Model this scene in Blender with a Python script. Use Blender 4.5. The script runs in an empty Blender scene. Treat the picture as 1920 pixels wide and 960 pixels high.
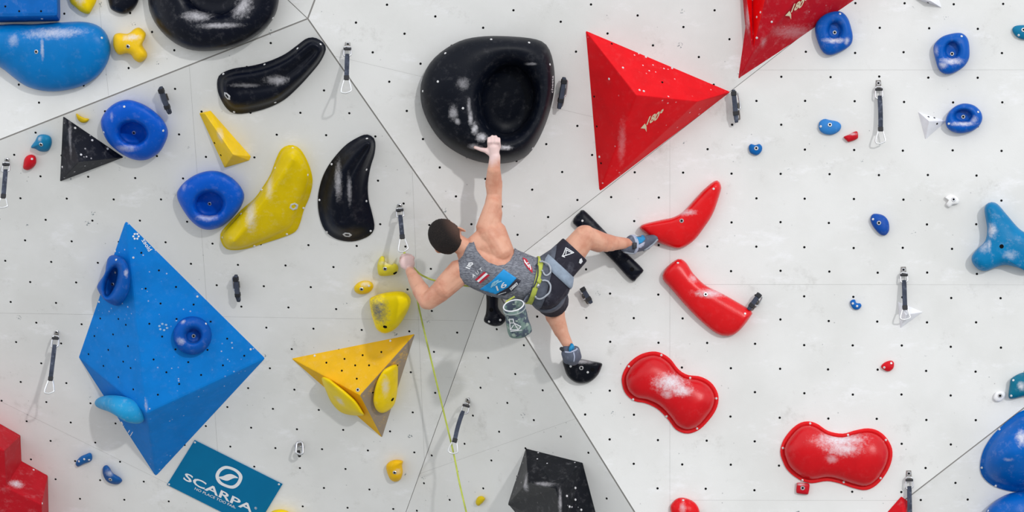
import bpy, bmesh, math, random
from mathutils import Vector, Matrix
from mathutils.bvhtree import BVHTree
random.seed(7)
S = bpy.context.scene
COL = S.collection

# ------------------------------------------------------------------ camera, light, exposure
D = 14.0                  # camera to wall distance (m)
FPX = 330.0 * D           # focal length in pixels of the 1920x960 frame
PITCH = math.radians(15)  # camera looks up at the overhanging wall
M = Matrix.Translation((0, 0, 5.3)) @ Matrix.Rotation(math.radians(90) + PITCH, 4, 'X')   # wall frame -> world
cam_d = bpy.data.cameras.new('camera'); cam = bpy.data.objects.new('camera', cam_d); COL.objects.link(cam)
cam_d.sensor_width = 36.0; cam_d.lens = 36.0 * FPX / 1920.0
cam.matrix_world = M @ Matrix.Translation((0, 0, D)); S.camera = cam
world = bpy.data.worlds.new('hall_daylight'); S.world = world; world.use_nodes = True
world.node_tree.nodes['Background'].inputs[0].default_value = (0.95, 0.972, 1.0, 1)
world.node_tree.nodes['Background'].inputs[1].default_value = 1.07
sun_d = bpy.data.lights.new('sun', 'SUN'); sun_d.energy = 0.86; sun_d.angle = math.radians(1.6); sun_d.color = (1.0, 0.99, 0.975)
sun = bpy.data.objects.new('sun', sun_d); COL.objects.link(sun)
LDIR = Vector((-0.42, -0.40, -1.0)).normalized()          # light travel direction in the wall frame
sun.matrix_world = M @ Matrix.Translation((3, 4, 9)) @ LDIR.to_track_quat('-Z', 'Y').to_matrix().to_4x4()
S.view_settings.view_transform = 'Standard'; S.view_settings.look = 'None'
S.view_settings.exposure = 0.24; S.view_settings.gamma = 1.0; S.view_settings.use_curve_mapping = False

# ------------------------------------------------------------------ geometry helpers (wall frame: x right, y up, z towards the viewer)
def ray(px, py): return Vector(((px - 960.0) / FPX, (480.0 - py) / FPX, -1.0))
def Q(px, py, w): return Vector((0, 0, D)) + ray(px, py) * (D - w)
def rad(rpx, w): return rpx * (D - w) / FPX

class Plane:
    def __init__(s, a, b, c):
        n = (b - a).cross(c - a).normalized()
        if n.z < 0: n = -n
        s.p = a; s.n = n
    def at(s, px, py, h=0.0):
        d = ray(px, py); o = Vector((0, 0, D))
        t = (s.p + s.n * h - o).dot(s.n) / d.dot(s.n)
        return o + d * t

THINGS = {}
def link(o): COL.objects.link(o); return o
def smooth(me, flag=True):
    for p in me.polygons: p.use_smooth = flag
def new_mesh(name, verts, faces, mat=None, sm=True):
    me = bpy.data.meshes.new(name); me.from_pydata([tuple(v) for v in verts], [], faces); me.update()
    smooth(me, sm)
    if mat: me.materials.append(mat)
    return me
def props(o, label=None, cat=None, group=None, kind=None):
    if label: o['label'] = label
    if cat: o['category'] = cat
    if group: o['group'] = group
    if kind: o['kind'] = kind
    return o
def recalc(me):
    bm = bmesh.new(); bm.from_mesh(me); bmesh.ops.recalc_face_normals(bm, faces=bm.faces); bm.to_mesh(me); bm.free()
def top(name, verts, faces, mat, origin, label=None, cat=None, group=None, kind=None, sm=True):
    vs = [v - origin for v in verts]
    me = new_mesh(name, vs, faces, mat, sm); recalc(me)
    o = link(bpy.data.objects.new(name, me)); o.matrix_world = M @ Matrix.Translation(origin)
    THINGS[o] = origin
    return props(o, label, cat, group, kind)
def empty(name, origin, label, cat, group=None):
    o = link(bpy.data.objects.new(name, None)); o.matrix_world = M @ Matrix.Translation(origin); o.empty_display_size = .05
    THINGS[o] = origin
    return props(o, label, cat, group)
def part(name, verts, faces, mat, parent, sm=True, label=None, kind=None, rc=True):
    og = THINGS[parent]
    me = new_mesh(name, [v - og for v in verts], faces, mat, sm)
    if rc: recalc(me)
    o = link(bpy.data.objects.new(name, me)); o.parent = parent; THINGS[o] = og
    return props(o, label, None, None, kind)
def part_mesh(name, me, mat, parent, xf, label=None, kind=None):
    """shared mesh data placed with xf (wall frame matrix)"""
    og = THINGS[parent]
    o = link(bpy.data.objects.new(name, me)); o.parent = parent; o.matrix_local = Matrix.Translation(-og) @ xf
    if mat and not me.materials: me.materials.append(mat)
    THINGS[o] = og
    return props(o, label, None, None, kind)
def bvh_of(o):
    og = THINGS[o]; me = o.data
    return BVHTree.FromPolygons([v.co + og for v in me.vertices], [tuple(p.vertices) for p in me.polygons])
def hit(bvh, px, py, fallback=None):
    o = Vector((0, 0, D)); d = ray(px, py).normalized()
    loc, n, i, t = bvh.ray_cast(o, d)
    if loc is None:
        loc, n, i, t = bvh.find_nearest(fallback if fallback else Q(px, py, 0.1))
    if n.z < 0 and n.dot(d) > 0: n = -n
    return loc, n
def bev(me_obj, off, seg=2):
    bm = bmesh.new(); bm.from_mesh(me_obj.data)
    bmesh.ops.bevel(bm, geom=list(bm.edges) , offset=off, segments=seg, profile=.6, affect='EDGES', clamp_overlap=True)
    bm.to_mesh(me_obj.data); bm.free()

def catmull(pts, n, closed=True):
    P = [Vector(p) for p in pts]; m = len(P); dense = []
    segs = m if closed else m - 1
    for i in range(segs):
        if closed: p0, p1, p2, p3 = P[i - 1], P[i], P[(i + 1) % m], P[(i + 2) % m]
        else: p0, p1, p2, p3 = P[max(i - 1, 0)], P[i], P[i + 1], P[min(i + 2, m - 1)]
        for k in range(12):
            t = k / 12.0
            dense.append(0.5 * ((2 * p1) + (p2 - p0) * t + (2 * p0 - 5 * p1 + 4 * p2 - p3) * t * t + (3 * p1 - p0 - 3 * p2 + p3) * t ** 3))
    if not closed: dense.append(P[-1].copy())
    L = [0.0]
    loop = dense + ([dense[0]] if closed else [])
    for a, b in zip(loop, loop[1:]): L.append(L[-1] + (b - a).length)
    out = []; j = 0; cnt = n if closed else n - 1
    for i in range(n):
        s = L[-1] * i / cnt
        while j < len(L) - 2 and L[j + 1] < s: j += 1
        d = L[j + 1] - L[j]; t = (s - L[j]) / d if d > 1e-9 else 0
        out.append(loop[j].lerp(loop[j + 1], min(max(t, 0), 1)))
    return out
def nearest_on_poly(p, poly):
    best = None
    if len(poly) == 1: return Vector(poly[0])
    for a, b in zip(poly, poly[1:]):
        a = Vector(a); b = Vector(b); ab = b - a
        t = max(0, min(1, (p - a).dot(ab) / ab.length_squared)); q = a + ab * t
        if best is None or (q - p).length < best[0]: best = ((q - p).length, q)
    return best[1]
def loft(rings, cap_first=True, cap_last=True):
    """rings of equal length -> verts, faces"""
    n = len(rings[0]); vs = [v for r in rings for v in r]; fs = []
    for k in range(len(rings) - 1):
        for i in range(n):
            j = (i + 1) % n
            fs.append((k * n + i, k * n + j, (k + 1) * n + j, (k + 1) * n + i))
    if cap_first: fs.append(tuple(reversed(range(n))))
    if cap_last: fs.append(tuple(range((len(rings) - 1) * n, len(rings) * n)))
    return vs, fs
def weld(o, d=2e-4):
    bm = bmesh.new(); bm.from_mesh(o.data); bmesh.ops.remove_doubles(bm, verts=bm.verts, dist=d)
    bmesh.ops.triangulate(bm, faces=[f for f in bm.faces if len(f.verts) > 4], ngon_method='EAR_CLIP')
    bmesh.ops.recalc_face_normals(bm, faces=bm.faces); bm.to_mesh(o.data); bm.free(); smooth(o.data)
def tube(pts, r, n=8, closed=False):
    P = [Vector(p) for p in pts]; rings = []; m = len(P); up = None
    for i, p in enumerate(P):
        if closed: t = (P[(i + 1) % m] - P[i - 1])
        else: t = P[min(i + 1, m - 1)] - P[max(i - 1, 0)]
        t.normalize()
        if up is None: up = t.orthogonal().normalized()
        up = (up - t * up.dot(t)).normalized(); s = t.cross(up)
        rr = r[i] if isinstance(r, (list, tuple)) else r
        rings.append([p + (up * math.cos(a) + s * math.sin(a)) * rr for a in [2 * math.pi * k / n for k in range(n)]])
    if closed:
        rings.append(rings[0]); v, f = loft(rings, False, False); return v, f
    return loft(rings)
def box(c, ax, ay, az):
    vs = [c + ax * i + ay * j + az * k for i in (-1, 1) for j in (-1, 1) for k in (-1, 1)]
    return vs, [(0, 1, 3, 2), (4, 6, 7, 5), (0, 4, 5, 1), (2, 3, 7, 6), (0, 2, 6, 4), (1, 5, 7, 3)]
def merge(*vf):
    V = []; F = []
    for v, f in vf:
        o = len(V); V += list(v); F += [tuple(i + o for i in q) for q in f]
    return V, F

# ------------------------------------------------------------------ materials
def srgb(r, g, b):
    f = lambda c: (c / 255 / 12.92) if c / 255 <= .04045 else ((c / 255 + .055) / 1.055) ** 2.4
    return (f(r), f(g), f(b), 1)
class NT:
    def __init__(s, name):
        s.m = bpy.data.materials.new(name); s.m.use_nodes = True; s.t = s.m.node_tree; s.b = s.t.nodes['Principled BSDF']
        s.co = s.n('ShaderNodeTexCoord').outputs['Object']
    def n(s, typ, **kw):
        nd = s.t.nodes.new(typ)
        for k, v in kw.items(): setattr(nd, k, v)
        return nd
    def l(s, a, b): s.t.links.new(a, b)
    def noise(s, scale, detail=4, rough=.55, vec=None):
        n = s.n('ShaderNodeTexNoise'); n.inputs['Scale'].default_value = scale; n.inputs['Detail'].default_value = detail; n.inputs['Roughness'].default_value = rough
        s.l(vec or s.co, n.inputs['Vector']); return n.outputs['Fac']
    def ramp(s, fac, a, b, lo=0., hi=1.):
        n = s.n('ShaderNodeMapRange'); n.interpolation_type = 'SMOOTHSTEP'; s.l(fac, n.inputs['Value'])
        for i, v in zip(('From Min', 'From Max', 'To Min', 'To Max'), (a, b, lo, hi)): n.inputs[i].default_value = v
        return n.outputs['Result']
    def math(s, op, a, b):
        n = s.n('ShaderNodeMath', operation=op)
        for i, v in enumerate((a, b)):
            if isinstance(v, (int, float)): n.inputs[i].default_value = v
            else: s.l(v, n.inputs[i])
        return n.outputs[0]
    def mix(s, fac, a, b):
        n = s.n('ShaderNodeMix', data_type='RGBA')
        if isinstance(fac, (int, float)): n.inputs['Factor'].default_value = fac
        else: s.l(fac, n.inputs['Factor'])
        for k, v in ((6, a), (7, b)):
            if isinstance(v, tuple): n.inputs[k].default_value = v
            else: s.l(v, n.inputs[k])
        return n.outputs[2]
    def dist(s, p, sc=(1, 1, 1)):
        n = s.n('ShaderNodeMapping'); n.vector_type = 'TEXTURE'; n.inputs['Location'].default_value = p; n.inputs['Scale'].default_value = sc
        s.l(s.co, n.inputs['Vector']); v = s.n('ShaderNodeVectorMath', operation='LENGTH'); s.l(n.outputs[0], v.inputs[0]); return v.outputs['Value']
    def bump(s, fac, strength, dist=.01):
        n = s.n('ShaderNodeBump'); n.inputs['Strength'].default_value = strength; n.inputs['Distance'].default_value = dist
        s.l(fac, n.inputs['Height']); s.l(n.outputs[0], s.b.inputs['Normal'])
    def done(s, col, rough=.5, metal=0, spec=.5):
        if isinstance(col, tuple): s.b.inputs['Base Color'].default_value = col
        else: s.l(col, s.b.inputs['Base Color'])
        if isinstance(rough, (int, float)): s.b.inputs['Roughness'].default_value = rough
        else: s.l(rough, s.b.inputs['Roughness'])
        s.b.inputs['Metallic'].default_value = metal; s.b.inputs['Specular IOR Level'].default_value = spec
        return s.m
CHALK_GLINT = srgb(226, 224, 230)
def hold_mat(name, rgb, rough=.45, dust=.12, specks=0., spots=(), var=.05, grain=.25, spec=.16, chalk=CHALK_GLINT):
    """coloured resin or painted wood; dust = thin chalk, specks = pale chips, spots = chalked patches and painted reflections (object space)"""
    t = NT(name); c = srgb(*rgb); dk = tuple(x * (1 - var * 2) for x in c[:3]) + (1,)
    col = t.mix(t.ramp(t.noise(9, 5), .35, .7), c, dk)
    n2 = t.noise(23, 6, .7)
    f = t.math('MULTIPLY', t.ramp(n2, .5, .82), dust)
    for (p, sc, k) in spots:
        nd = t.math('ADD', t.dist(tuple(p), sc), t.math('MULTIPLY', t.math('SUBTRACT', t.noise(44, 7, .78), .5), 2.1))
        f = t.math('MAXIMUM', f, t.math('MULTIPLY', t.math('MULTIPLY', t.ramp(nd, 1.25, .0), t.ramp(t.noise(70, 5, .8), .25, .6, .55, 1.)), k))
    if specks:
        v = t.n('ShaderNodeTexVoronoi', feature='F1'); v.inputs['Scale'].default_value = 24; t.l(t.co, v.inputs['Vector'])
        f = t.math('MAXIMUM', f, t.math('MULTIPLY', t.math('MULTIPLY', t.ramp(v.outputs['Distance'], .15, .08), t.ramp(t.noise(4, 2), .48, .58)), specks))
    col = t.mix(f, col, chalk)
    t.bump(t.noise(260, 3), grain, .0025)
    return t.done(col, t.math('ADD', rough, t.math('MULTIPLY', f, .45)), 0, spec)
def plain(name, rgb, rough=.5, metal=0, var=.1, sc=30, spec=.5):
    t = NT(name); c = srgb(*rgb)
    return t.done(t.mix(t.ramp(t.noise(sc, 4), .35, .7), c, tuple(x * (1 - var) for x in c[:3]) + (1,)), rough, metal, spec)
def wall_material():
    t = NT('painted_plywood')
    base = t.mix(t.ramp(t.noise(1.3, 5, .6), .35, .68), srgb(229, 229, 228), srgb(219, 219, 217))
    st = t.n('ShaderNodeMapping'); st.inputs['Scale'].default_value = (1, 2.2, 1); t.l(t.co, st.inputs['Vector'])
    base = t.mix(t.math('MULTIPLY', t.ramp(t.noise(3.2, 8, .72, st.outputs[0]), .54, .72), .6), base, srgb(242, 242, 245))       # chalk smears
    base = t.mix(t.math('MULTIPLY', t.ramp(t.noise(4.2, 9, .78), .56, .74), .5), base, srgb(186, 184, 180))                          # rubber scuffs
    v = t.n('ShaderNodeTexVoronoi', feature='F1'); v.inputs['Scale'].default_value = 16; t.l(t.co, v.inputs['Vector'])
    spk = t.math('MULTIPLY', t.ramp(v.outputs['Distance'], .075, .045), t.ramp(t.noise(2.3, 3), .48, .58))
    base = t.mix(t.math('MULTIPLY', spk, .45), base, srgb(120, 122, 126))                                                             # small marks
    w = t.n('ShaderNodeTexVoronoi', feature='F1'); w.inputs['Scale'].default_value = 6.5; t.l(t.co, w.inputs['Vector'])
    scr = t.math('MULTIPLY', t.ramp(w.outputs['Distance'], .13, .08), t.ramp(t.noise(95, 2), .55, .60))
    base = t.mix(t.math('MULTIPLY', t.math('MULTIPLY', scr, t.ramp(t.noise(1.7, 2), .5, .56)), .8), base, srgb(96, 110, 118))         # route setters' pencil marks
    t.bump(t.noise(140, 4), .12, .003)
    return t.done(base, .62, 0, .3)
WALL = wall_material()
SEAM = plain('seam_frame', (150, 147, 144), .8)
HOLE = plain('hole_black', (14, 14, 16), .8, spec=.1)
STEEL = plain('steel', (205, 206, 210), .32, .85)
STEEL_D = plain('worn_steel', (120, 116, 112), .4, .7)
SCREW = plain('zinc_screw', (226, 226, 228), .35, .3)
SLING = hold_mat('sling_webbing', (72, 78, 94), .8, .7, var=.3, chalk=srgb(150, 158, 176))
RUBBER = plain('black_rubber', (26, 27, 34), .6)
WIRE = plain('bright_wire', (228, 230, 232), .25, .55)
WHITEP = plain('white_print', (232, 234, 238), .6, var=.03)
CREAM = plain('cream_print', (226, 212, 178), .6, var=.06)

# ------------------------------------------------------------------ the wall
Np = Q(918, 524, 0); Tp = Q(577, 35, .62); Dp = Q(790, 880, -.71); Cp = Q(1380, 163, .10); Ep = Q(1190, 960, .05)
PL = Plane(Np, Tp, Dp); PC = Plane(Np, Tp, Cp); PR = Plane(Np, Cp, Ep); PLC = Plane(Np, Ep, Dp)
nA, nU1, nU2, nC, nD, nX, nF = (-300, 380), (223, -300), (703, -300), (1972.5, -300), (648, 1274), (1345, 1209), (2220, 533)
n0, nT = (918, 524), (577, 35)
tlp = Tp + Vector((-1.0, 0, 0)) * 1.0; tlp.z = Tp.z - .36 * 1.0
PTL = Plane(Tp, PL.at(*nA), PL.at(*nA) + Vector((0, 1.5, .20)))
PT2 = Plane(Tp, PTL.at(*nU1), PC.at(*nU2))
PBR = Plane(PR.at(*nX), PR.at(*nF), PR.at(2220, 1207) + Vector((0, 0, -.30)))

def clip(poly, a, b, off, side):
    """keep the part of convex poly on 'side' (+1 left, -1 right of a->b in pixel space), moved in by off"""
    a = Vector(a); b = Vector(b); d = (b - a).normalized(); n = Vector((-d.y, d.x)) * side
    f = lambda p: (Vector(p) - a).dot(n) - off
    out = []
    for i in range(len(poly)):
        p, q = Vector(poly[i - 1]), Vector(poly[i]); fp, fq = f(p), f(q)
        if (fp >= 0) != (fq >= 0): out.append(p.lerp(q, fp / (fp - fq)))
        if fq >= 0: out.append(q)
    return out
def facet(name, plane, corners, seams, tree, label, lattice):
    """corners in pixels; seams = half gap for each edge i -> i+1; tree = nested panel joints"""
    cx = sum(c[0] for c in corners) / len(corners); cy = sum(c[1] for c in corners) / len(corners)
    og = plane.at(cx, cy)
    poly = [Vector(c) for c in corners]
    vs = [plane.at(p.x, p.y, -.0045) for p in poly] + [plane.at(p.x, p.y, -.06) for p in poly]; n = len(poly)
    fs = [tuple(range(n)), tuple(range(2 * n - 1, n - 1, -1))] + [(i, (i + 1) % n, n + (i + 1) % n, n + i) for i in range(n)]
    w = top(name, vs, fs, SEAM, og, label, 'wall', kind='structure', sm=False)
    for i in range(n):
        a, b = corners[i], corners[(i + 1) % n]
        s = 1 if (Vector(b) - Vector(a)).cross(Vector((cx, cy)) - Vector(a)) > 0 else -1
        poly = clip(poly, a, b, seams[i], s)
    panels = []
    def rec(pl, tr):
        if len(pl) < 3: return
        if tr is None: panels.append(pl); return
        ln, A, B = tr
        rec(clip(pl, ln[0], ln[1], .12, 1), A); rec(clip(pl, ln[0], ln[1], .12, -1), B)
    rec(poly, tree)
    for pl in panels:
        m = len(pl)
        v = [plane.at(p.x, p.y, 0) for p in pl] + [plane.at(p.x, p.y, -.004) for p in pl]
        f = [tuple(range(m)), tuple(range(2 * m - 1, m - 1, -1))] + [(i, (i + 1) % m, m + (i + 1) % m, m + i) for i in range(m)]
        part('plywood_panel', v, f, WALL, w, sm=False)
    if lattice:
        (bx, by), (rx, ry), (dx, dy) = lattice
        b = plane.at(bx, by); r = plane.at(bx + rx, by + ry) - b; d = plane.at(bx + dx, by + dy) - b
        V = []; F = []
        u1 = r.normalized(); u2 = plane.n.cross(u1)
        for i in range(-26, 27):
            for j in range(-26, 27):
                p = b + r * (i - j // 2) + d * j
                q = project(p)
                if not (-120 < q[0] < 2040 and -120 < q[1] < 1080): continue
                ok = True
                for k in range(len(corners)):
                    a, c = Vector(corners[k]), Vector(corners[(k + 1) % len(corners)])
                    s = 1 if (c - a).cross(Vector((cx, cy)) - a) > 0 else -1
                    if (c - a).normalized().cross(Vector(q) - a) * s < 9: ok = False
                if not ok: continue
                p = p + u1 * random.uniform(-.003, .003) + u2 * random.uniform(-.003, .003)
                o = len(V); R = .0068
                for h, rr in ((-.002, R), (.0008, R), (.0014, R * .8), (.0014, R * .4)):
                    for k in range(8):
                        a = k * math.pi / 4; V.append(p + (u1 * math.cos(a) + u2 * math.sin(a)) * rr + plane.n * h)
                for lv in range(3):
                    for k in range(8): F.append((o + lv * 8 + k, o + lv * 8 + (k + 1) % 8, o + lv * 8 + 8 + (k + 1) % 8, o + lv * 8 + 8 + k))
                F.append(tuple(o + 24 + k for k in range(8)))
        part('bolt_holes', V, F, HOLE, w, sm=False, kind='stuff', label='black threaded bolt holes in a regular grid')
    return w
def project(p):
    t = D - p.z; return (960 + p.x / t * FPX, 480 - p.y / t * FPX)
facet('wall_left', PL, [nT, n0, nD, (-300, 1274), nA], [1.3, .5, 0, 0, 1.3],
      (((355, 125), (390, 600)), (((0, 587), (800, 600)), (((0, 752), (195, 848)), None, None), None),
       (((773, 323), (796, 870)), (((0, 587), (800, 600)), None, None), (((0, 587), (800, 600)), None, None))),
      'left grey-white overhanging climbing wall section', ((302.7, 374.6), (89.6, 1.2), (48.4, 41)))
facet('wall_upper_left', PTL, [nT, nA, (-300, -300), nU1], [1.3, 0, 0, .7], (((185, 0), (203, 173)), None, None),
      'upper left pale wall section above the diagonal seam', ((157, 160), (84, -33), (40, 34)))
facet('wall_top', PT2, [nT, nU1, nU2], [.7, 0, 1.5], None, 'small triangular wall section at the top edge', None)
facet('wall_centre', PC, [nT, nU2, nC, n0], [1.5, 0, .5, 1.3], (((627, 105), (1060, 207)), None, None),
      'upper centre wall section behind the black bowl', ((762, 207), (88.5, 21), (31, 54)))
facet('wall_right', PR, [n0, nC, (2220, -300), nF, nX], [.5, 0, 0, 1.1, 1.3],
      (((1256, 1300), (1256, -300)), (((0, 131.5), (1900, 131)), (((0, 532), (1900, 534)), (((0, 937), (1900, 938.5)), None, None), None), None), None),
      'wide right white wall section with a regular bolt grid', ((1464, 326), (91.6, .8), (45.5, 46.1)))
facet('wall_lower_centre', PLC, [n0, nX, nD], [1.3, 0, .5], (((861, 862), (1079, 785)), None, None),
      'lower centre wedge-shaped wall section below the climber', ((936, 810), (65.5, -23), (-15, 53)))
facet('wall_lower_right', PBR, [nX, nF, (2220, 1207)], [1.1, 0, 0], None, 'lower right wall section beyond the diagonal seam', ((1792, 905), (66, -33), (22, 32)))
fm = plain('added_floor_vinyl', (150, 151, 148), .7)
fl = bpy.data.objects.new('floor', new_mesh('floor', [(-16, -30, 0), (16, -30, 0), (16, 6, 0), (-16, 6, 0), (-16, -30, -.3), (16, -30, -.3), (16, 6, -.3), (-16, 6, -.3)],
     [(0, 1, 2, 3), (7, 6, 5, 4), (0, 4, 5, 1), (1, 5, 6, 2), (2, 6, 7, 3), (3, 7, 4, 0)], fm, False)); link(fl)
props(fl, 'unseen grey mat floor added below the wall to shape its light', 'floor', kind='structure')  # out-of-view floor added to cut light from below and bounce some back

# ------------------------------------------------------------------ hold builders
def disc_mesh(name, prof, n, mat):
    """lathe profile [(r,h)] about +Z"""
    rings = [[Vector((r * math.cos(2 * math.pi * k / n), r * math.sin(2 * math.pi * k / n), h)) for k in range(n)] for r, h in prof]
    v, f = loft(rings); me = new_mesh(name, v, f, mat, False); recalc(me); return me
SCREW_ME = disc_mesh('screw', [(.0068, -.003), (.0068, .0012), (.0052, .0032), (.0022, .0034), (.002, .0016)], 10, SCREW)
BOLT_ME = disc_mesh('bolt', [(.0125, -.004), (.0125, .001), (.0105, .003), (.0066, .003), (.0062, .0012)], 12, STEEL)
HOLE_ME = disc_mesh('bolt_hole', [(.0060, -.003), (.0060, .0008), (.0045, .0014), (.002, .0014)], 10, HOLE)
BOLT_ME.materials.append(HOLE); BOLT_ME.polygons[len(BOLT_ME.polygons) - 1].material_index = 1
DOT_ME = disc_mesh('bolt_recess', [(.012, -.003), (.012, .0008), (.009, .0014), (.004, .0014)], 12, HOLE)
def stick(parent, bvh, px, py, me, name, lift=0.0, label=None):
    loc, n = hit(bvh, px, py)
    xf = Matrix.Translation(loc + n * lift) @ n.to_track_quat('Z', 'Y').to_matrix().to_4x4()
    return part_mesh(name, me, None, parent, xf, label)
def studs(o, screws=(), bolts=(), recess=(), holes=()):
    b = bvh_of(o)
    for p in screws: stick(o, b, p[0], p[1], SCREW_ME, 'screw')
    for p in bolts: stick(o, b, p[0], p[1], BOLT_ME, 'bolt')
    for p in recess: stick(o, b, p[0], p[1], DOT_ME, 'bolt_recess')
    for p in holes: stick(o, b, p[0], p[1], HOLE_ME, 'bolt_hole')
    return b
def resolve_spots(o, chalk):
    """chalk patches and painted reflections given as (px, py, rx px, ry px, strength) -> object space on the surface"""
    b = bvh_of(o); out = []
    for (px, py, rx, ry, k) in chalk:
        loc, n = hit(b, px, py); out.append((loc - THINGS[o], (rad(rx, loc.z), rad(ry, loc.z), rad(max(rx, ry), loc.z)), k))
    return out
def setmat(o, rgb, chalk=(), **kw):
    o.data.materials.clear(); o.data.materials.append(hold_mat(o.name + '_resin', rgb, spots=resolve_spots(o, chalk), **kw))
def centre(outline): return (sum(p[0] for p in outline) / len(outline), sum(p[1] for p in outline) / len(outline))
class OnMesh:
    """a base surface (face of a volume) usable in place of a wall plane"""
def dome(name, plane, outline, H, medial=None, label='', cat='climbing hold', group=None, rgb=(200, 20, 30), prof=None, n=72, edge=.006,
         screws=(), bolts=(), recess=(), chalk=(), power=.75, shift=(0, 0), **kw):
    c = centre(outline); med = medial or [c]; H = H * (.70 if plane is PR else 1)
    ring = catmull(outline, n); tgt = [nearest_on_poly(p, med) for p in ring]
    if len(med) > 1:       # relax the targets so the ridge is even
        for _ in range(6): tgt = [(tgt[i - 1] + tgt[i] * 2 + tgt[(i + 1) % n]) / 4 for i in range(n)]
    if prof is None:
        prof = [(0, -.004), (0, edge)]
        for k in range(1, 13):
            a = k / 12 * (math.pi / 2 if len(med) == 1 else 1.51); prof.append((1 - math.cos(a), edge + (H - edge) * math.sin(a) ** power))
    if len(med) > 1: prof = [(min(f, .94), h) for f, h in prof]
    rings = [[plane.at(*(ring[i].lerp(tgt[i], f)), h) for i in range(n)] for f, h in prof]
    v, f = loft(rings)
    o = top(name, v, f, None, plane.at(*c), label, cat, group); weld(o)
    setmat(o, rgb, chalk, **kw); studs(o, screws, bolts, recess)
    return o
def polar(outline, c, n, phase=0):
    """resample a star-shaped outline by angle about c"""
    P = catmull(outline, 240); c = Vector(c); out = []
    for k in range(n):
        a = 2 * math.pi * k / n + phase; d = Vector((math.cos(a), math.sin(a))); best = 0
        for i in range(len(P)):
            p, q = P[i - 1] - c, P[i] - c; e = q - p; den = d.cross(e)
            if abs(den) < 1e-9: continue
            t = p.cross(e) / den; s = p.cross(d) / den
            if 0 <= s <= 1 and t > best: best = t
        out.append(c + d * best)
    return out
def ell(cx, cy, rx, ry, ang=0, n=16):
    ca, sa = math.cos(math.radians(ang)), math.sin(math.radians(ang))
    return [(cx + rx * math.cos(t) * ca - ry * math.sin(t) * sa, cy + rx * math.cos(t) * sa + ry * math.sin(t) * ca) for t in [2 * math.pi * k / n for k in range(n)]]
def pocket(name, plane, outline, crest, floor, H, hf, label='', group=None, rgb=(10, 80, 180), n=72, screws=(), bolts=(), recess=(), chalk=(), bulge=.55, cat='climbing hold', hc=None, **kw):
    """hold with a scooped pocket: outline -> raised crest loop -> sunken floor; hc(point) may vary the crest height"""
    c = centre(floor); O = polar(outline, c, n); C = polar(crest, c, n); F = polar(floor, c, n)
    H = H * (.68 if plane is PR else 1); hc = hc or (lambda p: H)
    rings = [[plane.at(p.x, p.y, -.004) for p in O], [plane.at(p.x, p.y, .007) for p in O]]
    for k in range(1, 9):
        a = k / 8; f = 1 - math.cos(a * math.pi / 2 * .94)
        f /= 1 - math.cos(math.pi / 2 * .94)
        rings.append([plane.at(*(O[i].lerp(C[i], f)), .007 + (hc(C[i]) - .007) * math.sin(a * math.pi / 2) ** bulge) for i in range(n)])
    for k in range(1, 7):
        a = k / 6; f = math.sin(a * math.pi / 2)
        rings.append([plane.at(*(C[i].lerp(F[i], f * .98)), hc(C[i]) + (hf - hc(C[i])) * (1 - math.cos(a * math.pi / 2))) for i in range(n)])
    for f in (.6, .25): rings.append([plane.at(*(F[i].lerp(Vector(c), 1 - f)), hf) for i in range(n)])
    v, fs = loft(rings)
    o = top(name, v, fs, None, plane.at(*centre(outline)), label, cat, group); weld(o)
    setmat(o, rgb, chalk, **kw); studs(o, screws, bolts, recess)
    return o
def volume(name, plane, verts, faces, rgb, label, cat='climbing volume', bevel=.006, group=None, chalk=(), screws=(), holes=(), bolts=(), **kw):
    """verts (px,py,h): faceted plywood volume"""
    v = [plane.at(*p) for p in verts]; c = centre([p for p in verts])
    o = top(name, v, faces, None, plane.at(*c), label, cat, group, sm=False)
    bev(o, bevel, 2); setmat(o, rgb, chalk, **kw); studs(o, screws, bolts, (), holes)
    return o
def pull(outline, c, f): return [(c[0] + (p[0] - c[0]) * f, c[1] + (p[1] - c[1]) * f) for p in outline]
# flat print on a surface -------------------------------------------------
def text_geo(s, bold=.0):
    cu = bpy.data.curves.new('t', 'FONT'); cu.body = s; cu.offset = bold; cu.fill_mode = 'FRONT'; cu.resolution_u = 3
    ob = link(bpy.data.objects.new('t', cu)); bpy.context.view_layer.update()
    me = bpy.data.meshes.new_from_object(ob.evaluated_get(bpy.context.evaluated_depsgraph_get()))
    vs = [(v.co.x, v.co.y) for v in me.vertices]; fs = [tuple(p.vertices) for p in me.polygons]
    bpy.data.objects.remove(ob); bpy.data.curves.remove(cu); bpy.data.meshes.remove(me)
    x0 = min(v[0] for v in vs); x1 = max(v[0] for v in vs); y0 = min(v[1] for v in vs); y1 = max(v[1] for v in vs)
    return [((x - x0) / (x1 - x0), (y - y0) / (y1 - y0)) for x, y in vs], fs
def lettering(parent, bvh, s, org, wv, hv, mat, bold=.012, lift=.0018, name='lettering', label=None):
    g, f = text_geo(s, bold); V = []
    for x, y in g:
        l, n = hit(bvh, org[0] + wv[0] * x + hv[0] * y, org[1] + wv[1] * x + hv[1] * y); V.append(l + n * lift)
    return part(name, V, f, mat, parent, sm=False, label=label, rc=False)
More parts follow.
